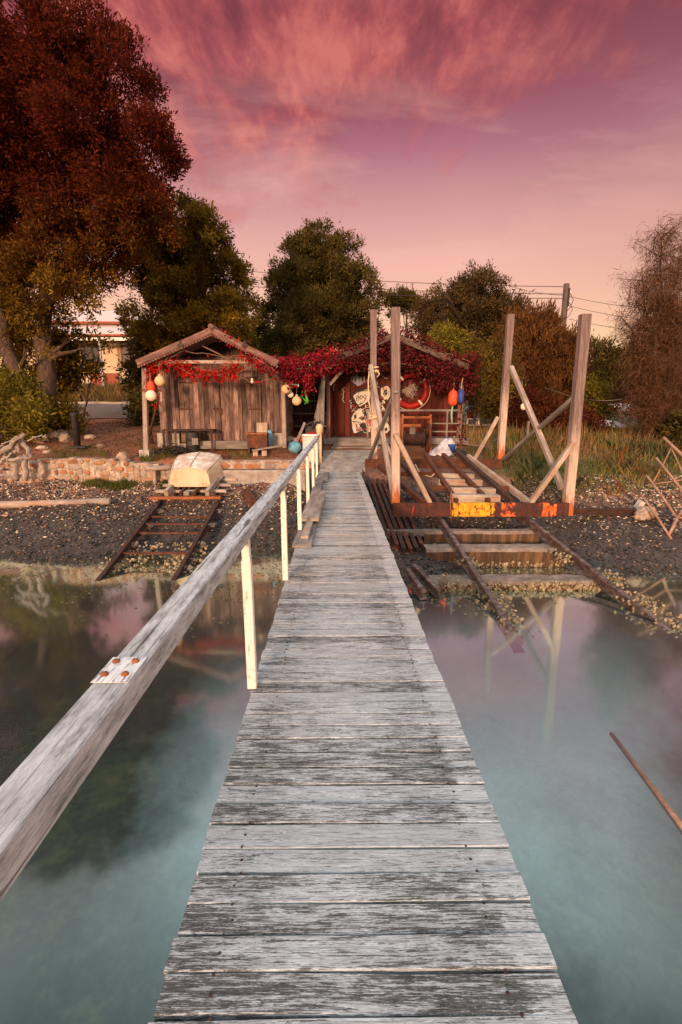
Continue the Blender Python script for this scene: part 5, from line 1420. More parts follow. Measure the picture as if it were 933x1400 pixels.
# ================================================================== BOAT CRADLE
def cradle():
    Yf, Yr = 9.5, 12.5
    fl, fr = P(537, 697, Y=Yf), P(778, 697, Y=Yf)
    rl, rr_ = P(500, 634, Y=Yr), P(687, 634, Y=Yr)
    root = thing('boat_cradle', 'rusty steel boat cradle with four tall timber posts beside the jetty', 'boat cradle', ((fl.x + fr.x) / 2, 11, -.5))
    def channel(a, c, h, name, mat, d=.12):
        b = MB(); a = V(a); c = V(c)
        b.beam(a, c, .02, h - .05)                       # web
        for s in (-1, 1):
            b.beam(a + V((0, d / 2 - .01, s * (h / 2 - .0125))), c + V((0, d / 2 - .01, s * (h / 2 - .0125))), d, .025)
        for q in (a, c): b.beam(q + V((0, .06, -h / 2 + .026)), q + V((0, .06, h / 2 - .026)), .012, .10, (0, 1, 0))
        return b.build(name, mat, root)
    channel(fl, fr, .27, 'front_beam', M['beam_paint'])
    channel(rl, rr_, .24, 'rear_beam', M['rust'])
    # lengthwise members
    for i, (pa, pb, m) in enumerate((((519, 640), (580, 690), 'rust'), ((543, 628), (600, 690), 'rust_dark'), ((582, 624), (624, 688), 'rust'), ((606, 624), (668, 688), 'rust'), ((640, 626), (725, 690), 'pale_wood'), ((625, 620), (700, 688), 'rust_dark'))):
        a = P(pa[0], pa[1] - 2, Y=Yr - .05); c = P(pb[0], pb[1] - 2, Y=Yf + .14)
        MB().beam(a, c, .09, .11).build('side_member', M[m], root)
    for (py, x0, x1, Y) in ((648, 548, 640, 11.6), (668, 575, 700, 10.4)):
        MB().beam(P(x0, py, Y=Y), P(x1, py, Y=Y), .09, .10).build('cross_member', M['rust'], root)
    # timber bunks
    for (x0, x1, py, Y, h) in ((598, 647, 650, 11.3, .10), (599, 658, 659, 10.9, .14), (616, 676, 671, 10.25, .14), (617, 682, 682, 9.82, .20)):
        MB().beam(P(x0, py, Y=Y), P(x1, py + 1, Y=Y), .22, h, ch=.012, segs=3, wob=.004).build('bunk', M['pale_wood'], root)
    # posts
    posts = {}
    for k, (bx, by, tx, ty, Y, w) in dict(fl=(541, 688, 541, 421, Yf + .12, .165), rl=(512, 640, 510.5, 424, Yr + .12, .155), rr=(684, 628, 698.5, 430, Yr + .12, .165), fr=(775, 704, 800.5, 430, Yf + .16, .180)).items():
        a = P(bx, by, Y=Y); c = P(tx, ty, Y=Y)
        MB().beam(a, c, w, w, (0, 1, 0), ch=.014, segs=6, wob=.004).build('post', M['cradle_post'], root)
        posts[k] = (a, c)
    def br(p0, Y0, p1, Y1, w=.10, h=.07, m='cradle_wood'):
        MB().beam(P(*p0, Y=Y0), P(*p1, Y=Y1), w, h, ch=.008, segs=3, wob=.003).build('brace', M[m], root)
    br((507, 500), Yr - .02, (538, 678), Yf + .25, .10, .09)
    br((541, 535), Yf + .02, (505, 628), Yr - .05, .08, .08, 'grey_wood')
    br((540, 593), Yf + .0, (588, 688), Yf + .12, .12, .09, 'pale_wood')
    br((516, 585), Yr, (540, 630), Yr + .1, .10, .08)
    br((681, 570), Yr + .02, (648, 630), Yr + .1, .13, .09, 'pale_wood')
    br((784, 605), Yf + .03, (724, 690), Yf + .12, .15, .09, 'pale_wood')
    br((699, 502), Yr + .02, (769, 668), Yf + .25, .11, .10)
    br((786, 543), Yf + .2, (688, 628), Yr + .05, .09, .08, 'grey_wood')
    # ragged chain of rope on the front and a hook
    MB().tube([P(618, 668, Y=9.75), P(616, 688, Y=9.42), P(617, 712, Y=9.42)], .012, 6).build('lashing', M['rust_orange'], root, True)
    MB().tube([P(568, 635, Y=12), P(575, 648, Y=11.7), P(590, 652, Y=11.4), P(596, 646, Y=11.3)], .014, 6).build('cable', M['rope'], root, True)
    return posts
POSTS = cradle()
# rope knotted on the rear left post
a, c = POSTS['rl']
b = MB()
for (t, r) in ((.62, .12), (.635, .125), (.65, .12), (.33, .13), (.345, .125)):
    q = a.lerp(c, t); b.torus((q.x, q.y, q.z), r * .98, .022, (.2 * random.uniform(-1, 1), .25 * random.uniform(-1, 1), 1), 18)
q = a.lerp(c, .64); b.tube([q + V((-.10, -.1, .02)), q + V((-.14, -.13, -.3)), q + V((-.12, -.13, -.8)), a.lerp(c, .34) + V((-.06, -.12, 0))], .018, 6)
b.tube([q + V((.05, -.12, -.02)), q + V((.14, -.14, -.12)), q + V((.08, -.13, -.2))], .018, 6)
tag(b.build('rope', M['rope'], None, True), 'pale rope knotted round the rear left cradle post', 'rope')
q = P(716, 556, Y=14.5)
root = thing('buoy', 'small yellow float hanging behind the crossed braces of the cradle', 'buoy', (q.x, q.y, q.z - .09), 'floats hung about the sheds')
MB().ball(q, .09, .08, .10, 10, 8).build('float_body', M['pale_buoy'], root, True)
MB().tube([q + V((0, 0, .09)), P(714, 520, Y=15.5)], .006, 5).build('cord', M['string'], root)
# thin wire slung from the tilted post to the shrubs
pts = [P(745, 530, Y=13), P(775, 540, Y=11.5), P(793, 546, Y=9.75), P(830, 548, Y=10.5), P(850, 546, Y=12)]
tag(MB().tube(pts, .008, 5).build('cord', M['string'], None, True), 'slack pale cord slung from the tilted cradle post to the casuarina', 'cord')

# slipway rails and concrete sleepers
def slipway():
    root = thing('slipway', 'boat slipway of two steel rails on oyster covered concrete sleepers running into the water', 'slipway', (3, 8, -1))
    def railz(Y): return -.60 - .175 * (9.5 - Y) if Y < 9.5 else -.60 + .055 * (Y - 9.5)
    for (pa, pw) in ((605, 705), (725, 925)):
        xa = P(pa, 712, Y=9.5).x; xw = P(pw, 866, z=WATER).x
        Yw_ = P(705, 866, z=WATER).y
        kx = (xw - xa) / (Yw_ - 9.5)
        b = MB()
        for (y0, y1) in ((5.55, 9.5), (9.5, 14.2)):
            p0 = V((xa + kx * (y0 - 9.5), y0, railz(y0))); p1 = V((xa + kx * (y1 - 9.5), y1, railz(y1)))
            b.beam(p0 - V((0, 0, .02)), p1 - V((0, 0, .02)), .075, .04).beam(p0 - V((0, 0, .085)), p1 - V((0, 0, .085)), .022, .09).beam(p0 - V((0, 0, .138)), p1 - V((0, 0, .138)), .13, .02)
        b.build('rail', M['rail_steel'], root)
    oy = []
    for (y, x0, x1, h, dpt) in ((9.36, 1.72, 3.98, .55, .3), (8.62, 1.62, 4.15, .55, .42), (7.45, 1.50, 4.35, .42, .40)):
        z = railz(y) - .155
        b = MB(); n = 8
        for i in range(n):
            xa = x0 + (x1 - x0) * i / n; xb = x0 + (x1 - x0) * (i + 1) / n
        b.beam((x0, y, z - h / 2), (x1, y, z - h / 2), dpt, h, ch=.05, segs=14, wob=.008)
        b.build('sleeper', M['slip_concrete'], root)
        if y < 9: oy.append((y, x0, x1, z, h, dpt))
    # oysters crusted on the faces
    rng = random.Random(12); b = MB()
    for (y, x0, x1, z, h, dpt) in oy:
        for i in range(1100 if y < 8 else 420):
            x = rng.uniform(x0, x1); t = rng.random() ** .8
            zz = z - h * (.02 + .93 * t) if y < 8 else z - h * (.42 + .5 * t)
            s = rng.uniform(.012, .036)
            b.ball((x, y - dpt / 2 - rng.uniform(-.01, .03), zz), s * rng.uniform(.6, 1.2), s * .7, s * rng.uniform(.6, 1.3), 5, 4, .3)
    for (xc, yc, zc, n, sp) in ((4.33, 7.2, -1.08, 90, .14), (4.36, 6.5, -1.17, 130, .18), (2.3, 6.6, -1.22, 110, .2), (4.5, 5.9, -1.24, 90, .2), (2.33, 6.0, -1.26, 60, .15), (1.75, 7.2, -1.12, 60, .14), (2.25, 8.0, -1.0, 60, .12), (3.95, 8.1, -.98, 60, .12)):
        for i in range(n):
            s = rng.uniform(.010, .032)
            b.ball((xc + rng.gauss(0, sp * .6), yc + rng.gauss(0, sp), zc + rng.uniform(-.06, .08)), s, s * .8, s * rng.uniform(.6, 1.2), 5, 4, .3)
    tag(b.build('oysters', M['oyster'], root), kind='stuff')
slipway()

# old rails stacked beside the jetty
def bar(name, label, a, c, group, mat='rust', w=.075, cat='rail'):
    a = V(a); c = V(c)
    b = MB().beam(a, c, w, .03).beam(a - V((0, 0, .055)), c - V((0, 0, .055)), .02, .08).beam(a - V((0, 0, .105)), c - V((0, 0, .105)), w * 1.5, .02)
    return tag(b.build(name, M[mat]), label, cat, group)
ORD = ['nearest the jetty deck', 'second out from the jetty deck', 'third out from the jetty deck', 'fourth out from the jetty deck', 'fifth out from the jetty deck', 'outermost, nearest the cradle']
for i, (p0, p1, y1) in enumerate((((503, 656), (531, 737), 8.9), ((509, 655), (543, 744), 8.75), ((516, 655), (553, 750), 8.6), ((523, 656), (562, 751), 8.6), ((531, 657), (570, 749), 8.7), ((540, 660), (577, 744), 8.9))):
    a = P(p0[0], p0[1], Y=11.9); c = P(p1[0], p1[1], Y=y1)
    bar('steel_rail', 'old rusty rail stacked beside the jetty, ' + ORD[i], a, c, 'old rails stacked beside the jetty', 'rust' if i % 2 else 'rust_dark')
for (yy, zz, lab) in ((11.6, -.36, 'timber under the landward ends of the stacked old rails'), (9.3, -.82, 'timber under the seaward ends of the stacked old rails')):
    tag(MB().beam((.74, yy, zz), (2.0, yy, zz), .12, .12).build('bearer_timber', M['grey_wood']), lab, 'timber')
bar('steel_rail', 'short rail end poking from the mud beside the jetty, the left of two', P(558, 778, z=-.98), P(580, 810, z=-1.12), 'rail ends in the mud', 'rail_steel', .07)
bar('steel_rail', 'short rail end poking from the mud beside the jetty, the right of two', P(566, 772, z=-.98), P(600, 806, z=-1.12), 'rail ends in the mud', 'rail_steel', .07)

# ================================================================== DINGHY, TROLLEY, SMALL RAILS
def small_track():
    root = thing('boat_track', 'narrow rusty boat track running from the dinghy trolley down into the water', 'boat track', (-3.4, 9.5, -1))
    def z_at(Y): return np.interp(Y, [7.3, 7.7, 11.0, 13], [-1.36, -1.28, -.50, -.02])
    L = ((-4.02, 7.3), (-4.10, 11.4)); Rr = ((-2.76, 7.3), (-2.74, 11.4))
    for (s, e) in (L, Rr):
        b = MB(); n = 6
        for i in range(n):
            y0 = s[1] + (e[1] - s[1]) * i / n; y1 = s[1] + (e[1] - s[1]) * (i + 1) / n
            x0 = s[0] + (e[0] - s[0]) * i / n; x1 = s[0] + (e[0] - s[0]) * (i + 1) / n
            b.beam((x0, y0, z_at(y0)), (x1, y1, z_at(y1)), .07, .035).beam((x0, y0, z_at(y0) - .05), (x1, y1, z_at(y1) - .05), .025, .08).beam((x0, y0, z_at(y0) - .095), (x1, y1, z_at(y1) - .095), .12, .02)
        b.build('rail', M['rust_dark'], root)
    for y in (8.75, 9.55, 9.95, 10.3):
        MB().beam((-4.05, y, z_at(y) - .035), (-2.75, y, z_at(y) - .035), .05, .035).build('tie', M['rust'], root)
    for y in (8.4, 9.3, 10.1, 10.8):
        for x in (-4.08, -2.75):
            MB().ball((x, y, z_at(y) - .15), .14, .12, .07, 9, 6, .18).build('packing_stone', M['rock'], root)
    rng = random.Random(6); b = MB()
    for i in range(520):
        x = rng.choice((-4.05, -2.76, -3.6, -3.0)) + rng.gauss(0, .14); y = rng.uniform(7.5, 9.3); s = rng.uniform(.014, .036)
        b.ball((x, y, max(H(x, y), z_at(y) - .14) + rng.uniform(0, .05)), s, s * .8, s * rng.uniform(.6, 1.2), 5, 4, .3)
    tag(b.build('oysters', M['oyster'], root), kind='stuff')
    return z_at
ZT = small_track()
def trolley():
    Y0, Y1 = 10.9, 13.2
    def z(Y): return float(ZT(Y)) + .13
    root = thing('boat_trolley', 'wooden slatted boat trolley carrying the upturned dinghy on its track', 'trolley', (-3.4, 11.5, z(11.5)))
    for i, (y, x0, x1, m) in enumerate(((10.95, -4.28, -2.66, 'rust_orange'), (11.35, -4.28, -2.62, 'pale_wood'), (11.7, -4.22, -2.58, 'cradle_wood'), (12.05, -4.2, -2.5, 'pale_wood'), (12.5, -4.1, -2.4, 'cradle_wood'))):
        MB().beam((x0, y, z(y) - .02), (x1, y, z(y) - .01), .14, .06, ch=.006, segs=3, wob=.004).build('slat', M[m], root)
    for x in (-3.92, -2.98):
        MB().beam((x, 10.98, z(10.98) + .075), (x + .12, 13.1, z(13.1) + .10), .09, .15, ch=.008, segs=3, wob=.004).build('runner', M['cradle_wood'], root)
    for x in (-3.62, -3.30):
        MB().beam((x, 11.05, z(11.05) + .04), (x + (.18 if x > -3.4 else .12), 12.6, z(12.6) + .05), .06, .06).build('centre_bar', M['rust_dark'], root)
    MB().beam((-3.52, 11.05, z(11.05) + .05), (-3.40, 11.05, z(11.05) + .05), .16, .09).build('chock', M['grey_wood'], root)
    return z
ZTR = trolley()
def dinghy():
    """upturned pram dinghy, transom towards the viewer"""
    ya, yb = 11.35, 12.75
    z0 = -.20
    cx = -3.47
    root = thing('dinghy', 'upturned cream dinghy with flaking white bottom paint resting on the trolley', 'boat', (cx, 12.4, z0))
    st = 18; pr = 15; vs = []
    def sec(t):
        w = .49 + .17 * math.sin(PI / 2 * min(t * 1.5, 1)) - .30 * max(0, (t - .72) / .28) ** 2.4    # half beam at the gunwale
        h = .45 + .03 * math.sin(PI * t) - .16 * max(0, (t - .75) / .25) ** 2.2
        rise = .33 * t
        return w, h, rise
    for i in range(st + 1):
        t = i / st; w, h, rise = sec(t); y = ya + (yb - ya) * t
        for j in range(pr):
            u = j / (pr - 1) * 2 - 1
            # gunwale -> chine -> keel
            au = abs(u)
            if au > .62:
                k = (1 - au) / .38; x = w * (1 - .10 * k - .03 * k * k); zz = .80 * h * k
            else:
                k = (.62 - au) / .62; x = w * .87 * (1 - k); zz = .80 * h + .20 * h * (1 - (1 - k) ** 1.9)
            vs.append((cx - .05 * t + math.copysign(x, u), y, z0 + rise + zz))
    fs = []; us = []; mi = []
    b = MB()
    for i in range(st):
        for j in range(pr - 1):
            q = [i * pr + j, i * pr + j + 1, (i + 1) * pr + j + 1, (i + 1) * pr + j]
            b.cm = 1 if 3 <= j <= pr - 5 else 0
            b._add([vs[k] for k in q], [[0, 1, 2, 3]], [[(0, 0), (.1, 0), (.1, .1), (0, .1)]])
    o = b.build('hull', [M['cream_boat'], M['hull_top']], root, True)
    import bmesh
    bm = bmesh.new(); bm.from_mesh(o.data); bmesh.ops.remove_doubles(bm, verts=bm.verts, dist=.0005); bmesh.ops.recalc_face_normals(bm, faces=bm.faces); bm.to_mesh(o.data); bm.free()
    MB().poly([V(vs[j]) + V((0, .004, 0)) for j in range(pr)], .03, (0, -1, 0)).build('transom', M['cream_boat'], root)
    MB().poly([V(vs[st * pr + j]) for j in range(pr)][::-1], .03, (0, 1, 0)).build('bow_board', M['cream_boat'], root)
    for sgn, j in ((-1, 0), (1, pr - 1)):
        MB().tube([V(vs[i * pr + j]) + V((sgn * .012, 0, .01)) for i in range(st + 1)], .022, 6).build('gunwale', M['pale_wood'], root, True)
    MB().tube([V(vs[i * pr + pr // 2]) + V((0, 0, .008)) for i in range(0, st + 1)], .018, 6).build('keel', M['cream_boat'], root, True)
    for j in (3, pr - 4):
        MB().tube([V(vs[i * pr + j]) for i in range(st + 1)], .012, 5).build('chine_strake', M['cream_boat'], root, True)
dinghy()
# small weathered stool left of the dinghy
def stool():
    a = P(207, 645, Y=12.0); c = P(235, 645, Y=12.0); z = P(220, 640, Y=12.0).z; cx = (a.x + c.x) / 2
    root = thing('log_stool', 'low rough timber stool left of the upturned dinghy', 'stool', (cx, 12, H(cx, 12)))
    MB().beam((a.x - .05, 12, z), (c.x + .02, 12, z + .03), .26, .10, ch=.03, segs=3, wob=.008).build('seat', M['drift'], root)
    for x in (a.x + .08, c.x - .02):
        MB().beam((x, 12, H(x, 12) - .05), (x, 12, z - .04), .09, .12, ch=.02).build('leg', M['drift'], root)
stool()

# ================================================================== SEA WALL, ROCKS, SHORE OBJECTS
def stones_on(b, x0, x1, yf, z0, z1, rr, size=.19):
    """irregular stones bedded in courses, standing proud of the mortar face"""
    z = z0; row = 0
    while z < z1 - .03:
        hh = min(size * rr.uniform(.55, .8), z1 - z); x = x0 + rr.uniform(-.1, .05)
        while x < x1:
            w = size * rr.uniform(.5, 1.9)
            if rr.random() < .93:
                cx, cz = x + w / 2, z + hh / 2 + rr.uniform(-.015, .015)
                pts = []; k = 9
                ph = rr.uniform(0, 1)
                for i in range(k):
                    a = 2 * PI * (i + ph) / k
                    q = max(abs(math.cos(a)), abs(math.sin(a))) ** -.55 * rr.uniform(.80, 1.0)
                    pts.append((cx + math.cos(a) * w * .47 * q, cz + math.sin(a) * hh * .46 * q))
                vs = []; out = rr.uniform(.012, .04)
                for (px_, pz_) in pts: vs.append((px_, yf + .03, pz_))
                for (px_, pz_) in pts: vs.append((cx + (px_ - cx) * .93, yf - out * .7, cz + (pz_ - cz) * .93))
                for (px_, pz_) in pts: vs.append((cx + (px_ - cx) * .6, yf - out, cz + (pz_ - cz) * .6))
                fs = [[i, (i + 1) % k, k + (i + 1) % k, k + i] for i in range(k)] + [[k + i, k + (i + 1) % k, 2 * k + (i + 1) % k, 2 * k + i] for i in range(k)] + [[2 * k + i for i in range(k)]]
                b.cm = 1; b._add(vs, fs, [[(0, 0)] * len(f) for f in fs])
            x += w + .012
        z += hh + .008; row += 1
def stonemat():
    t = NT('bedded_stone'); n = t.noise(t.pos(), 11, 7, .72); r = t.rnd()
    c = t.ramp(r, [(0, (.20, .085, .05)), (.25, (.34, .16, .08)), (.5, (.36, .20, .115)), (.7, (.36, .27, .22)), (.85, (.24, .19, .17)), (1, (.52, .38, .26))])
    c = t.mix(1, c, t.ramp(n, [(.25, .45), (.5, .95), (.75, 1.25)]), 'MULTIPLY')
    return t.finish(c, .9, n, .8, .015)
M['stone'] = stonemat()
M['mortar'] = mottled('old_mortar', [(.3, (.16, .12, .09)), (.5, (.33, .265, .21)), (.7, (.52, .45, .37))], 9, .9, .8, .02, pos=True)
x_end = P(238, 650, Y=12.2).x; rr = random.Random(9); x = P(18, 660, Y=12.25).x
b = MB(); xw = x
while xw < x_end:
    zt = .36 + .05 * math.sin(xw * 1.7) + rr.uniform(-.03, .03) - .12 * max(0, (xw + 5.4)) * .5
    b.cm = 0; b.beam((xw, 12.29, H(xw, 12.1) - .25), (xw, 12.29, zt - .02), .165, .28, (0, 1, 0), ch=.02, segs=3, wob=.006)
    stones_on(b, xw - .05, xw + .06, 12.15, H(xw, 12.05) - .02 + rr.uniform(0, .06), zt, rr, .21) if int((xw - x) / .16) % 2 == 0 else None
    xw += .16
tag(b.build('stone_wall', [M['mortar'], M['stone']]), 'low wall of orange rubble set in pale mortar left of the dinghy', 'wall')
b = MB(); a = P(300, 650, Y=12.2).x; c = P(418, 650, Y=12.2).x
b.beam((a, 12.22, -.28), (c, 12.22, -.28), .36, .78, ch=.03, segs=8, wob=.008)
root = thing('sea_wall', 'concrete sea wall footing with a top course of stones between dinghy and jetty', 'wall', ((a + c) / 2, 12.2, -.3))
b.build('footing', M['concrete'], root)
b = MB(); b.cm = 0; b.beam((a, 12.28, .23), (c, 12.28, .23), .26, .22, ch=.02, segs=8, wob=.006)
stones_on(b, a, c - .05, 12.15, .13, .34, rr, .25)
b.build('stone_course', [M['mortar'], M['stone']], root)

def rock(label, px, py, Y, rp, group, sq=.75):
    q = P(px, py, Y=Y); r = rp * DEP(q) / F; z = H(q.x, q.y)
    b = MB().ball((q.x, q.y, z + r * sq * .5), r, r * .8, r * sq, 10, 7, .16)
    tag(b.build('rock', M['rock']), label, 'rock', group)
GR = 'rocks at the foot of the huge tree'
rock('pale upright rock left of the black bollard', 88, 598, 14.9, 8, GR, 1.0)
rock('rounded rock right behind the black bollard', 97, 583, 16.2, 9, GR, 1.0)
rock('flat pale rock at the foot of the huge tree', 73, 587, 15.6, 10, GR, .6)
rock('brown rock lying between huge tree and flat pale rock', 84, 586, 15.9, 8, GR, .8)
rock('squat boulder left of the pale upright rock', 56, 602, 14.6, 9, GR, .8)
rock('low flat rock sunk in grass above the stone wall', 58, 617, 13.7, 8, GR, .4)
rock('orange rock on the grass just above the stone wall', 66, 625, 13.1, 7, GR, .4)
rock('pale lump of stone on the end of the stone wall near shed post', 168, 627, 12.5, 9, GR, .9)
rock('low rock right of the black bollard on the dirt', 123, 600, 15.5, 8, GR, .5)
rock('small rock farther right of the bollard on the dirt', 138, 612, 14, 6, GR, .5)
q = P(107, 617, Y=13.8); zt = P(107, 564, Y=13.8).z; z0 = H(q.x, 13.8)
root = thing('bollard', 'black iron bollard post standing on the bank above the stone wall', 'bollard', (q.x, 13.8, z0))
MB().lathe((q.x, 13.8, z0), [(.09, -.1), (.09, zt - z0 - .1), (.105, zt - z0 - .08), (.105, zt - z0 - .03), (.06, zt - z0)], 16).build('shaft', M['black'], root, True)
MB().box((q.x + .05, 13.8, z0 + .03), .5, .34, .06, ch=.01).build('base_plate', M['black'], root)
# driftwood arch
def arch():
    root = thing('driftwood_arch', 'bleached driftwood frame like a small gateway on the shore at left', 'driftwood', (P(20, 655, Y=11.6).x, 11.6, -.35))
    Y = 11.6
    def br(pts, r0, r1):
        q = []; 
        for i, (x, y) in enumerate(pts): q.append(P(x, y, Y=Y + random.uniform(-.12, .12)))
        fine = []
        for i in range(len(q) - 1):
            for k in range(4): fine.append(q[i].lerp(q[i + 1], k / 4) + V((random.gauss(0, .018), random.gauss(0, .018), random.gauss(0, .018))))
        fine.append(q[-1]); m = len(fine)
        MB().tube(fine, [max(.01, .68 * (r0 + (r1 - r0) * i / (m - 1)) * random.uniform(.85, 1.2)) for i in range(m)], 9).build('branch', M['drift'], root, True)
    br([(22, 656), (21, 640), (20, 630)], .095, .085); br([(35, 656), (36, 640), (36, 622)], .10, .08)
    br([(2, 618), (14, 610), (24, 600), (34, 594)], .10, .06); br([(28, 601), (36, 612), (42, 626)], .09, .06)
    br([(16, 625), (24, 612), (27, 603)], .06, .04); br([(25, 612), (29, 622)], .04, .03)
    br([(10, 630), (25, 627), (42, 625)], .06, .05); br([(0, 642), (10, 641), (20, 642)], .05, .045); br([(-4, 650), (8, 650), (20, 652)], .05, .045)
    br([(37, 604), (47, 597), (58, 596), (64, 598)], .03, .02); br([(-6, 622), (6, 619), (16, 620)], .07, .05); br([(0, 634), (6, 626), (14, 622)], .06, .04)
    br([(30, 622), (30, 634)], .035, .03); br([(-4, 612), (4, 606), (14, 602)], .03, .02)
arch()
q0 = P(-60, 688, Y=10.95); q1 = P(151, 688, Y=10.95)
tag(MB().tube([(q0.x, 10.95, H(q0.x, 10.95) + .09), ((q0.x + q1.x) / 2, 10.96, H(q0.x, 10.95) + .11), (q1.x, 10.95, H(q1.x, 10.95) + .09)], [.085, .088, .08], 14).build('log_pole', M['pale_wood'], None, True), 'long pale peeled pole lying on the dark shore at left', 'log')
# scraps on the shore right of the dinghy
tag(MB().beam(P(335, 672, Y=11.6), P(350, 690, Y=11.0), .22, .14, ch=.03, segs=3, wob=.02).build('driftwood_stump', M['rust']), 'dark reddish lump of driftwood on the shore between dinghy and handrail', 'driftwood')

# right shore: long steel beam, block, rusty pipe rack
bar('steel_beam', 'long dark steel beam lying on the shell bank right of the cradle', P(781, 696, Y=9.9), P(868, 696, Y=9.9), None, 'rust_dark', .10, 'beam')
tag(MB().beam(P(868, 700, Y=10.15), P(878, 685, Y=10.1), .10, .16, (0, 1, 0), ch=.01).build('concrete_block', M['grime_white']), 'pale block tipped against the end of the long dark beam', 'block')
b = MB(); q = P(885, 704, Y=9.7); b.ball((q.x, q.y, H(q.x, q.y) + .08), .22, .14, .14, 9, 6, .22).ball((q.x - .2, q.y - .1, H(q.x, q.y) + .04), .13, .1, .08, 9, 6, .22)
tag(b.build('rock', M['rock']), 'grey weathered rock beside the tipped pale block', 'rock')
def rack():
    root = thing('pipe_rack', 'tangle of thin rusty pipes welded in a lattice at the right edge of the shore', 'pipe rack', P(915, 720, Y=9.4))
    for (x0, y0, Y0, x1, y1, Y1, r) in ((876, 675, 9.6, 920, 740, 8.9, .022), (885, 651, 9.8, 927, 710, 9.2, .024), (897, 626, 10.0, 940, 680, 9.4, .026), (907, 598, 10.3, 950, 640, 9.8, .032),
                                        (918, 612, 10.2, 893, 660, 9.9, .015), (919, 614, 10.2, 940, 665, 9.8, .014), (894, 662, 9.8, 940, 655, 9.6, .015), (926, 707, 9.2, 912, 736, 9.0, .03), (926, 708, 9.2, 945, 680, 9.3, .03), (925, 708, 9.2, 950, 707, 9.2, .02)):
        MB().tube([P(x0, y0, Y=Y0), P((x0 + x1) / 2 + 1, (y0 + y1) / 2, Y=(Y0 + Y1) / 2), P(x1, y1, Y=Y1)], r, 8).build('pipe', M['pale_rust'], root, True)
rack()
# white dinghy on the grass far right
def far_boat():
    Y = 18.5; a = P(822, 594, Y=Y); c = P(847, 594, Y=Y); z = P(835, 598, Y=Y).z; z0 = H(a.x, Y); z = max(z, z0 + .05)
    root = thing('dinghy', 'small upturned white dinghy on the grass behind the bank at right', 'boat', ((a.x + c.x) / 2, Y, z0))
    b = MB(); cx = (a.x + c.x) / 2; n = 16; m = 7; vs = []
    for i in range(n + 1):
        t = i / n * 2 - 1; w = .36 * (1 - abs(t) ** 2.4) ** .7 + .015
        for j in range(m):
            ph = PI * j / (m - 1); vs.append((cx + t * .60 - .03, Y + w * math.cos(ph), z + .02 + .26 * math.sin(ph) * (1 - .4 * t * t) - .10 * t))
    fs = [[i * m + j, i * m + j + 1, (i + 1) * m + j + 1, (i + 1) * m + j] for i in range(n) for j in range(m - 1)]
    b._add(vs, fs, [[(0, 0)] * 4 for _ in fs]); b.build('hull', M['white'], root, True)
    MB().tube([V(vs[i * m]) for i in range(n + 1)], .025, 6).tube([V(vs[i * m + m - 1]) for i in range(n + 1)], .025, 6).build('gunwale', M['house_trim'], root, True)
    MB().box((cx, Y, (z0 + z) / 2), .5, .2, max(.1, z - z0 + .1)).build('trestle', M['grey_wood'], root)
far_boat()
for i, (x, y) in enumerate(((682, 592), (722, 590))):
    q = P(x, y, Y=15.3)
    tag(MB().beam((q.x, 15.3, H(q.x, 15.3) - .1), (q.x, 15.3, H(q.x, 15.3) + .65), .06, .06, segs=2, wob=.01).build('fence_stake', M['grey_wood']), ('thin grey stake in the grass near the right rear cradle post', 'thin grey stake in the grass behind the crossed braces')[i], 'stake', 'stakes in the grass')

# poles lying under the water
tag(MB().tube([P(836, 1003, z=-1.27), P(900, 1088, z=-1.262), P(975, 1190, z=-1.265)], [.018, .024, .028], 8).build('sunken_pole', M['pale_rust'], None, True), 'thin tan pole lying just awash in the water at the right edge', 'pole')
tag(MB().tube([P(-30, 935, z=-1.30), P(52, 862, z=-1.29)], [.03, .022], 8).build('sunken_pole', M['rust'], None, True), 'dark brown pole lying just under the water at the left edge', 'pole')

# ================================================================== STUFF: shells, pebbles, grass, leaves on the water
def stones(name, label, n, xr, yr, size, colfn, seed, mask=None):
    rng = np.random.default_rng(seed)
    x = rng.uniform(*xr, n); y = rng.uniform(*yr, n); z = HT(x, y)
    keep = np.ones(n, bool)
    if mask is not None: keep = mask(x, y, z, rng)
    x, y, z = x[keep], y[keep], z[keep]; n = len(x)
    s = size[0] + (size[1] - size[0]) * rng.uniform(0, 1, n) ** 2.2
    base = np.array([(1, 0, 0), (0, 1, 0), (-1, 0, 0), (0, -1, 0), (0, 0, .75), (0, 0, -.4)])
    a = rng.uniform(0, 2 * PI, n); ca, sa = np.cos(a), np.sin(a)
    jit = rng.uniform(.6, 1.3, (n, 6, 1))
    v = base[None] * jit * s[:, None, None] * np.array([1.25, .8, .7])
    tx = rng.normal(0, .35, n)
    vx = v[..., 0] * ca[:, None] - v[..., 1] * sa[:, None]; vy = v[..., 0] * sa[:, None] + v[..., 1] * ca[:, None]
    vz = v[..., 2] + vx * tx[:, None]
    vv = np.stack([vx + x[:, None], vy + y[:, None], vz + z[:, None] + s[:, None] * .2], -1).reshape(-1, 3)
    tri = np.array([(0, 1, 4), (1, 2, 4), (2, 3, 4), (3, 0, 4), (1, 0, 5), (2, 1, 5), (3, 2, 5), (0, 3, 5)])
    f = (tri[None] + (np.arange(n) * 6)[:, None, None]).reshape(-1, 3)
    c = np.repeat(colfn(n, x, y, z, rng), 6, 0)
    return tag(np_mesh(name, vv, f, M['stone_attr'], None, c, loop=3), label, None, None, 'stuff')
t = NT('pebble_and_shell'); a_ = t.n('ShaderNodeVertexColor', layer_name='Col'); M['stone_attr'] = t.finish(a_.outputs[0], .65, spec=.35)
def pebcol(n, x, y, z, rng):
    c = np.array([(.018, .016, .016), (.045, .037, .034), (.085, .065, .055), (.16, .11, .085)])[rng.choice(4, n, p=[.26, .32, .26, .16])]
    return c * rng.uniform(.6, 1.4, (n, 1))
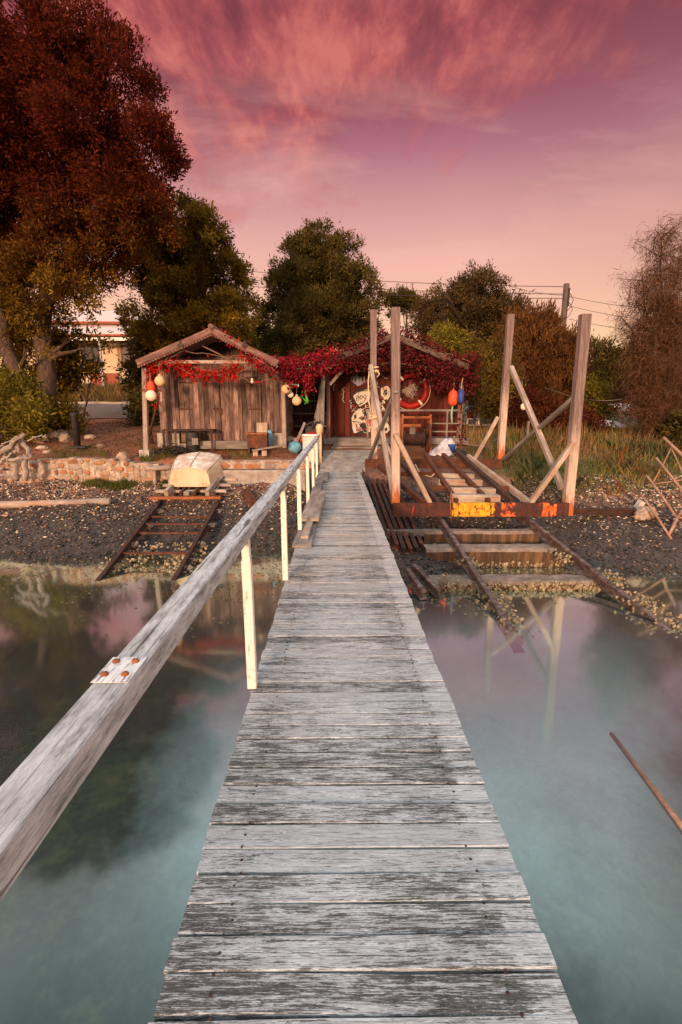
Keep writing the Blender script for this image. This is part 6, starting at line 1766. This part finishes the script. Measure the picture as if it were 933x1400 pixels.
def shellcol(n, x, y, z, rng):
    c = np.array([(.62, .52, .42), (.48, .38, .28), (.30, .17, .11), (.22, .07, .035), (.42, .32, .12)])[rng.choice(5, n, p=[.36, .22, .18, .14, .10])]
    return c * rng.uniform(.6, 1.2, (n, 1))
def onshore(x, y, z, rng):
    return (z > -1.36) & (z < .02) & ~((x > -.55) & (x < .68) & (y > 12.5)) 
stones('pebbles', 'dark wet pebbles covering the tidal shore', 48000, (-9.5, 8.8), (6.2, 12.4), (.010, .050), pebcol, 61, onshore)
def shellmask(x, y, z, rng):
    k = np.clip((z + 1.15) / .85, 0.05, 1) ** 1.9
    cl = .5 + .5 * np.sin(x * 2.3 + 1.1 * np.sin(y * 2.9)) * np.sin(y * 3.7 + x)
    return onshore(x, y, z, rng) & (rng.uniform(0, 1, len(x)) < k * (.30 + .70 * cl))
stones('shell_litter', 'pale broken shells and leaf scraps scattered over the upper shore', 80000, (-9.5, 8.8), (6.8, 12.4), (.008, .046), shellcol, 62, shellmask)

def grass(name, label, n, xr, yr, h, wd, cols, seed, mask, lean=.35):
    rng = np.random.default_rng(seed)
    x = rng.uniform(*xr, n); y = rng.uniform(*yr, n); z = HT(x, y)
    k = mask(x, y, z, rng); x, y, z = x[k], y[k], z[k]; n = len(x)
    hh = h[0] + (h[1] - h[0]) * rng.uniform(0, 1, n) ** 1.8
    clump = .75 + .5 * np.sin(x * 3.1 + np.sin(y * 2.7) * 2) * np.sin(y * 2.3 + 1)
    hh = hh * np.clip(clump, .35, 1.3)
    a = rng.uniform(0, 2 * PI, n); l = rng.normal(0, lean, (n, 2)) * hh[:, None]
    w = wd * rng.uniform(.6, 1.4, n)
    p = np.stack([x, y, z - .02], 1); sd = np.stack([np.cos(a), np.sin(a), np.zeros(n)], 1) * w[:, None] * .5
    m = p + np.stack([l[:, 0] * .35, l[:, 1] * .35, hh * .55], 1); tp = p + np.stack([l[:, 0], l[:, 1], hh], 1)
    v = np.stack([p - sd, p + sd, m + sd * .7, tp, m - sd * .7], 1).reshape(-1, 3)
    f = np.arange(n * 5).reshape(n, 5)
    c = palette(np.clip(rng.uniform(0, 1, n) * .6 + .4 * (.5 + .5 * np.sin(x * 1.3 + 2 * np.sin(y * .9))), 0, 1), n, rng, cols)
    return tag(np_mesh(name, v, f, M['leaf'], None, np.repeat(c, 5, 0), loop=5), label, None, None, 'stuff')
grass('grass', 'low green tufts growing against the foot of the stone wall', 5200, (-7.2, -4.0), (11.75, 12.10), (.06, .26), .014, [(.04, .055, .014), (.08, .10, .02), (.15, .13, .035), (.24, .16, .06)], 78, lambda x, y, z, r: (np.sin(x * 3.1 + .5) + np.sin(x * 7) * .5 > -.1))
GG = [(.045, .065, .014), (.09, .125, .022), (.15, .16, .035), (.26, .19, .07), (.38, .26, .11)]
def bank(x, y, z, rng):
    d = np.clip((y - 10.35) / .9, 0, 1)
    return (x > 4.55 - .10 * (y - 10)) & (z > -.42) & (rng.uniform(0, 1, len(x)) < d) & ~((x > 1) & (x < 4.5) & (y < 15))
grass('grass', 'mixed green and straw grass covering the bank right of the cradle', 30000, (1.2, 13), (10.3, 19), (.06, .36), .022, GG, 71, lambda x, y, z, r: bank(x, y, z, r))
def behind(x, y, z, rng):
    return ((x > 4.2) & (x < 13) & (y > 12.8)) & (rng.uniform(0, 1, len(x)) < (.25 + .75 * (np.sin(x * 1.9 + np.sin(y)) > .1)))
DRY = [(.12, .05, .02), (.24, .12, .05), (.36, .21, .10), (.42, .28, .15)]
grass('dry_grass', 'tall straw coloured dry grass behind the bank at right', 6500, (4, 13), (12.8, 17.5), (.22, .66), .014, DRY, 72, behind, .22)
def weeds(x, y, z, rng): return bank(x, y, z, rng) & (np.sin(x * 2.2 + 1) * np.sin(y * 1.7 + x * .4) > .25)
grass('weeds', 'clumps of grey green and orange weeds on the bank', 9000, (4, 12), (10.4, 15), (.15, .5), .05, [(.06, .07, .035), (.10, .11, .05), (.17, .14, .06), (.30, .10, .03)], 73, weeds, .5)
xw0 = P(30, 630, Y=12.6).x
def wallgrass(x, y, z, rng):
    k = ((np.sin(x * 2.6 + 1.2) + np.sin(x * 5.1 + y * 4)) > -.25) & (z > .2) & (x < -2.2)
    foot = (y < 12.08) & (y > 11.82) & (x > -6.6) & (x < -4.3) & (np.sin(x * 3.3) > -.5)
    return (k & (y > 12.45) & (rng.uniform(0, 1, len(x)) < np.clip(1.5 - (y - 12.45) * .9, .05, 1))) | foot
grass('grass', 'tufts of green grass along the top and foot of the stone wall', 9000, (-9.5, -2.3), (11.8, 14.6), (.05, .24), .014, [(.04, .06, .012), (.09, .12, .02), (.16, .15, .04), (.26, .18, .07)], 74, wallgrass)
grass('grass', 'strip of long grass along the far side of the gravel lane', 14000, (-22, -6), (29.9, 38), (.3, 1.0), .05, [(.06, .06, .015), (.16, .11, .04), (.26, .15, .06), (.10, .13, .02)], 75, lambda x, y, z, r: np.ones(len(x), bool))
grass('grass', 'short green turf beside the porch behind the cradle', 7000, (3.2, 7.5), (13.6, 20), (.05, .2), .016, [(.04, .06, .012), (.08, .11, .02), (.14, .14, .03)], 76, lambda x, y, z, r: (x > 3.4))
# fallen leaves on the dirt
def flakes(name, label, n, xr, yr, sz, cols, seed, zfix=None, mask=None):
    rng = np.random.default_rng(seed)
    x = rng.uniform(*xr, n); y = rng.uniform(*yr, n)
    if mask is not None:
        k = mask(x, y, rng); x, y = x[k], y[k]; n = len(x)
    z = np.full(n, zfix) if zfix is not None else HT(x, y) + .012
    a = rng.uniform(0, 2 * PI, n); s = sz * rng.uniform(.4, 1.4, n)
    d = np.stack([np.cos(a), np.sin(a), np.zeros(n) if zfix is not None else rng.normal(0, .3, n)], 1) * s[:, None]
    e = np.stack([-np.sin(a), np.cos(a), np.zeros(n)], 1) * s[:, None] * .5
    p = np.stack([x, y, z], 1)
    v = np.stack([p - d, p + e, p + d, p - e], 1).reshape(-1, 3)
    c = np.array(cols)[rng.integers(0, len(cols), n)] * rng.uniform(.6, 1.3, (n, 1))
    return tag(np_mesh(name, v, np.arange(4 * n).reshape(n, 4), M['leaf'], None, np.repeat(c, 4, 0)), label, None, None, 'stuff')
flakes('leaf_litter', 'red brown leaf scraps washed along the top of the shore', 5200, (-9.5, 9), (10.2, 12.2), .040, [(.36, .05, .025), (.24, .06, .03), (.42, .14, .06), (.14, .05, .03)], 83, None, lambda x, y, r: (HT(x, y) > -.75) & (HT(x, y) < .0) & (r.uniform(0, 1, len(x)) < .35 + .65 * (np.sin(x * 2.7 + np.sin(y * 5)) > 0)) & ~((x > -.55) & (x < 1.0)))
flakes('leaf_litter', 'russet fallen leaves on the dirt in front of the left trees and shed', 9000, (-10, -1), (12.5, 20), .038, [(.30, .07, .025), (.22, .09, .03), (.40, .16, .05), (.12, .05, .02)], 81)
def lily(x, y, rng):
    k = np.exp(-((y - 8.3) / 1.3) ** 2) * np.where(x < 0, 1, np.exp(-((x - 2) / 1.5) ** 2) * .8)
    cl = .4 + .6 * (np.sin(x * 3 + np.sin(y * 2.2)) > .0)
    return (rng.uniform(0, 1, len(x)) < k * cl) & ~((x > -.52) & (x < .66)) & (HT(x, y) < WATER)
flakes('floating_leaves', 'small yellow green leaves and weed flecks on the water near the shore', 9000, (-9, 6), (4.8, 9.4), .026, [(.24, .20, .04), (.32, .24, .07), (.14, .15, .04), (.40, .32, .12)], 82, WATER + .004, lily)
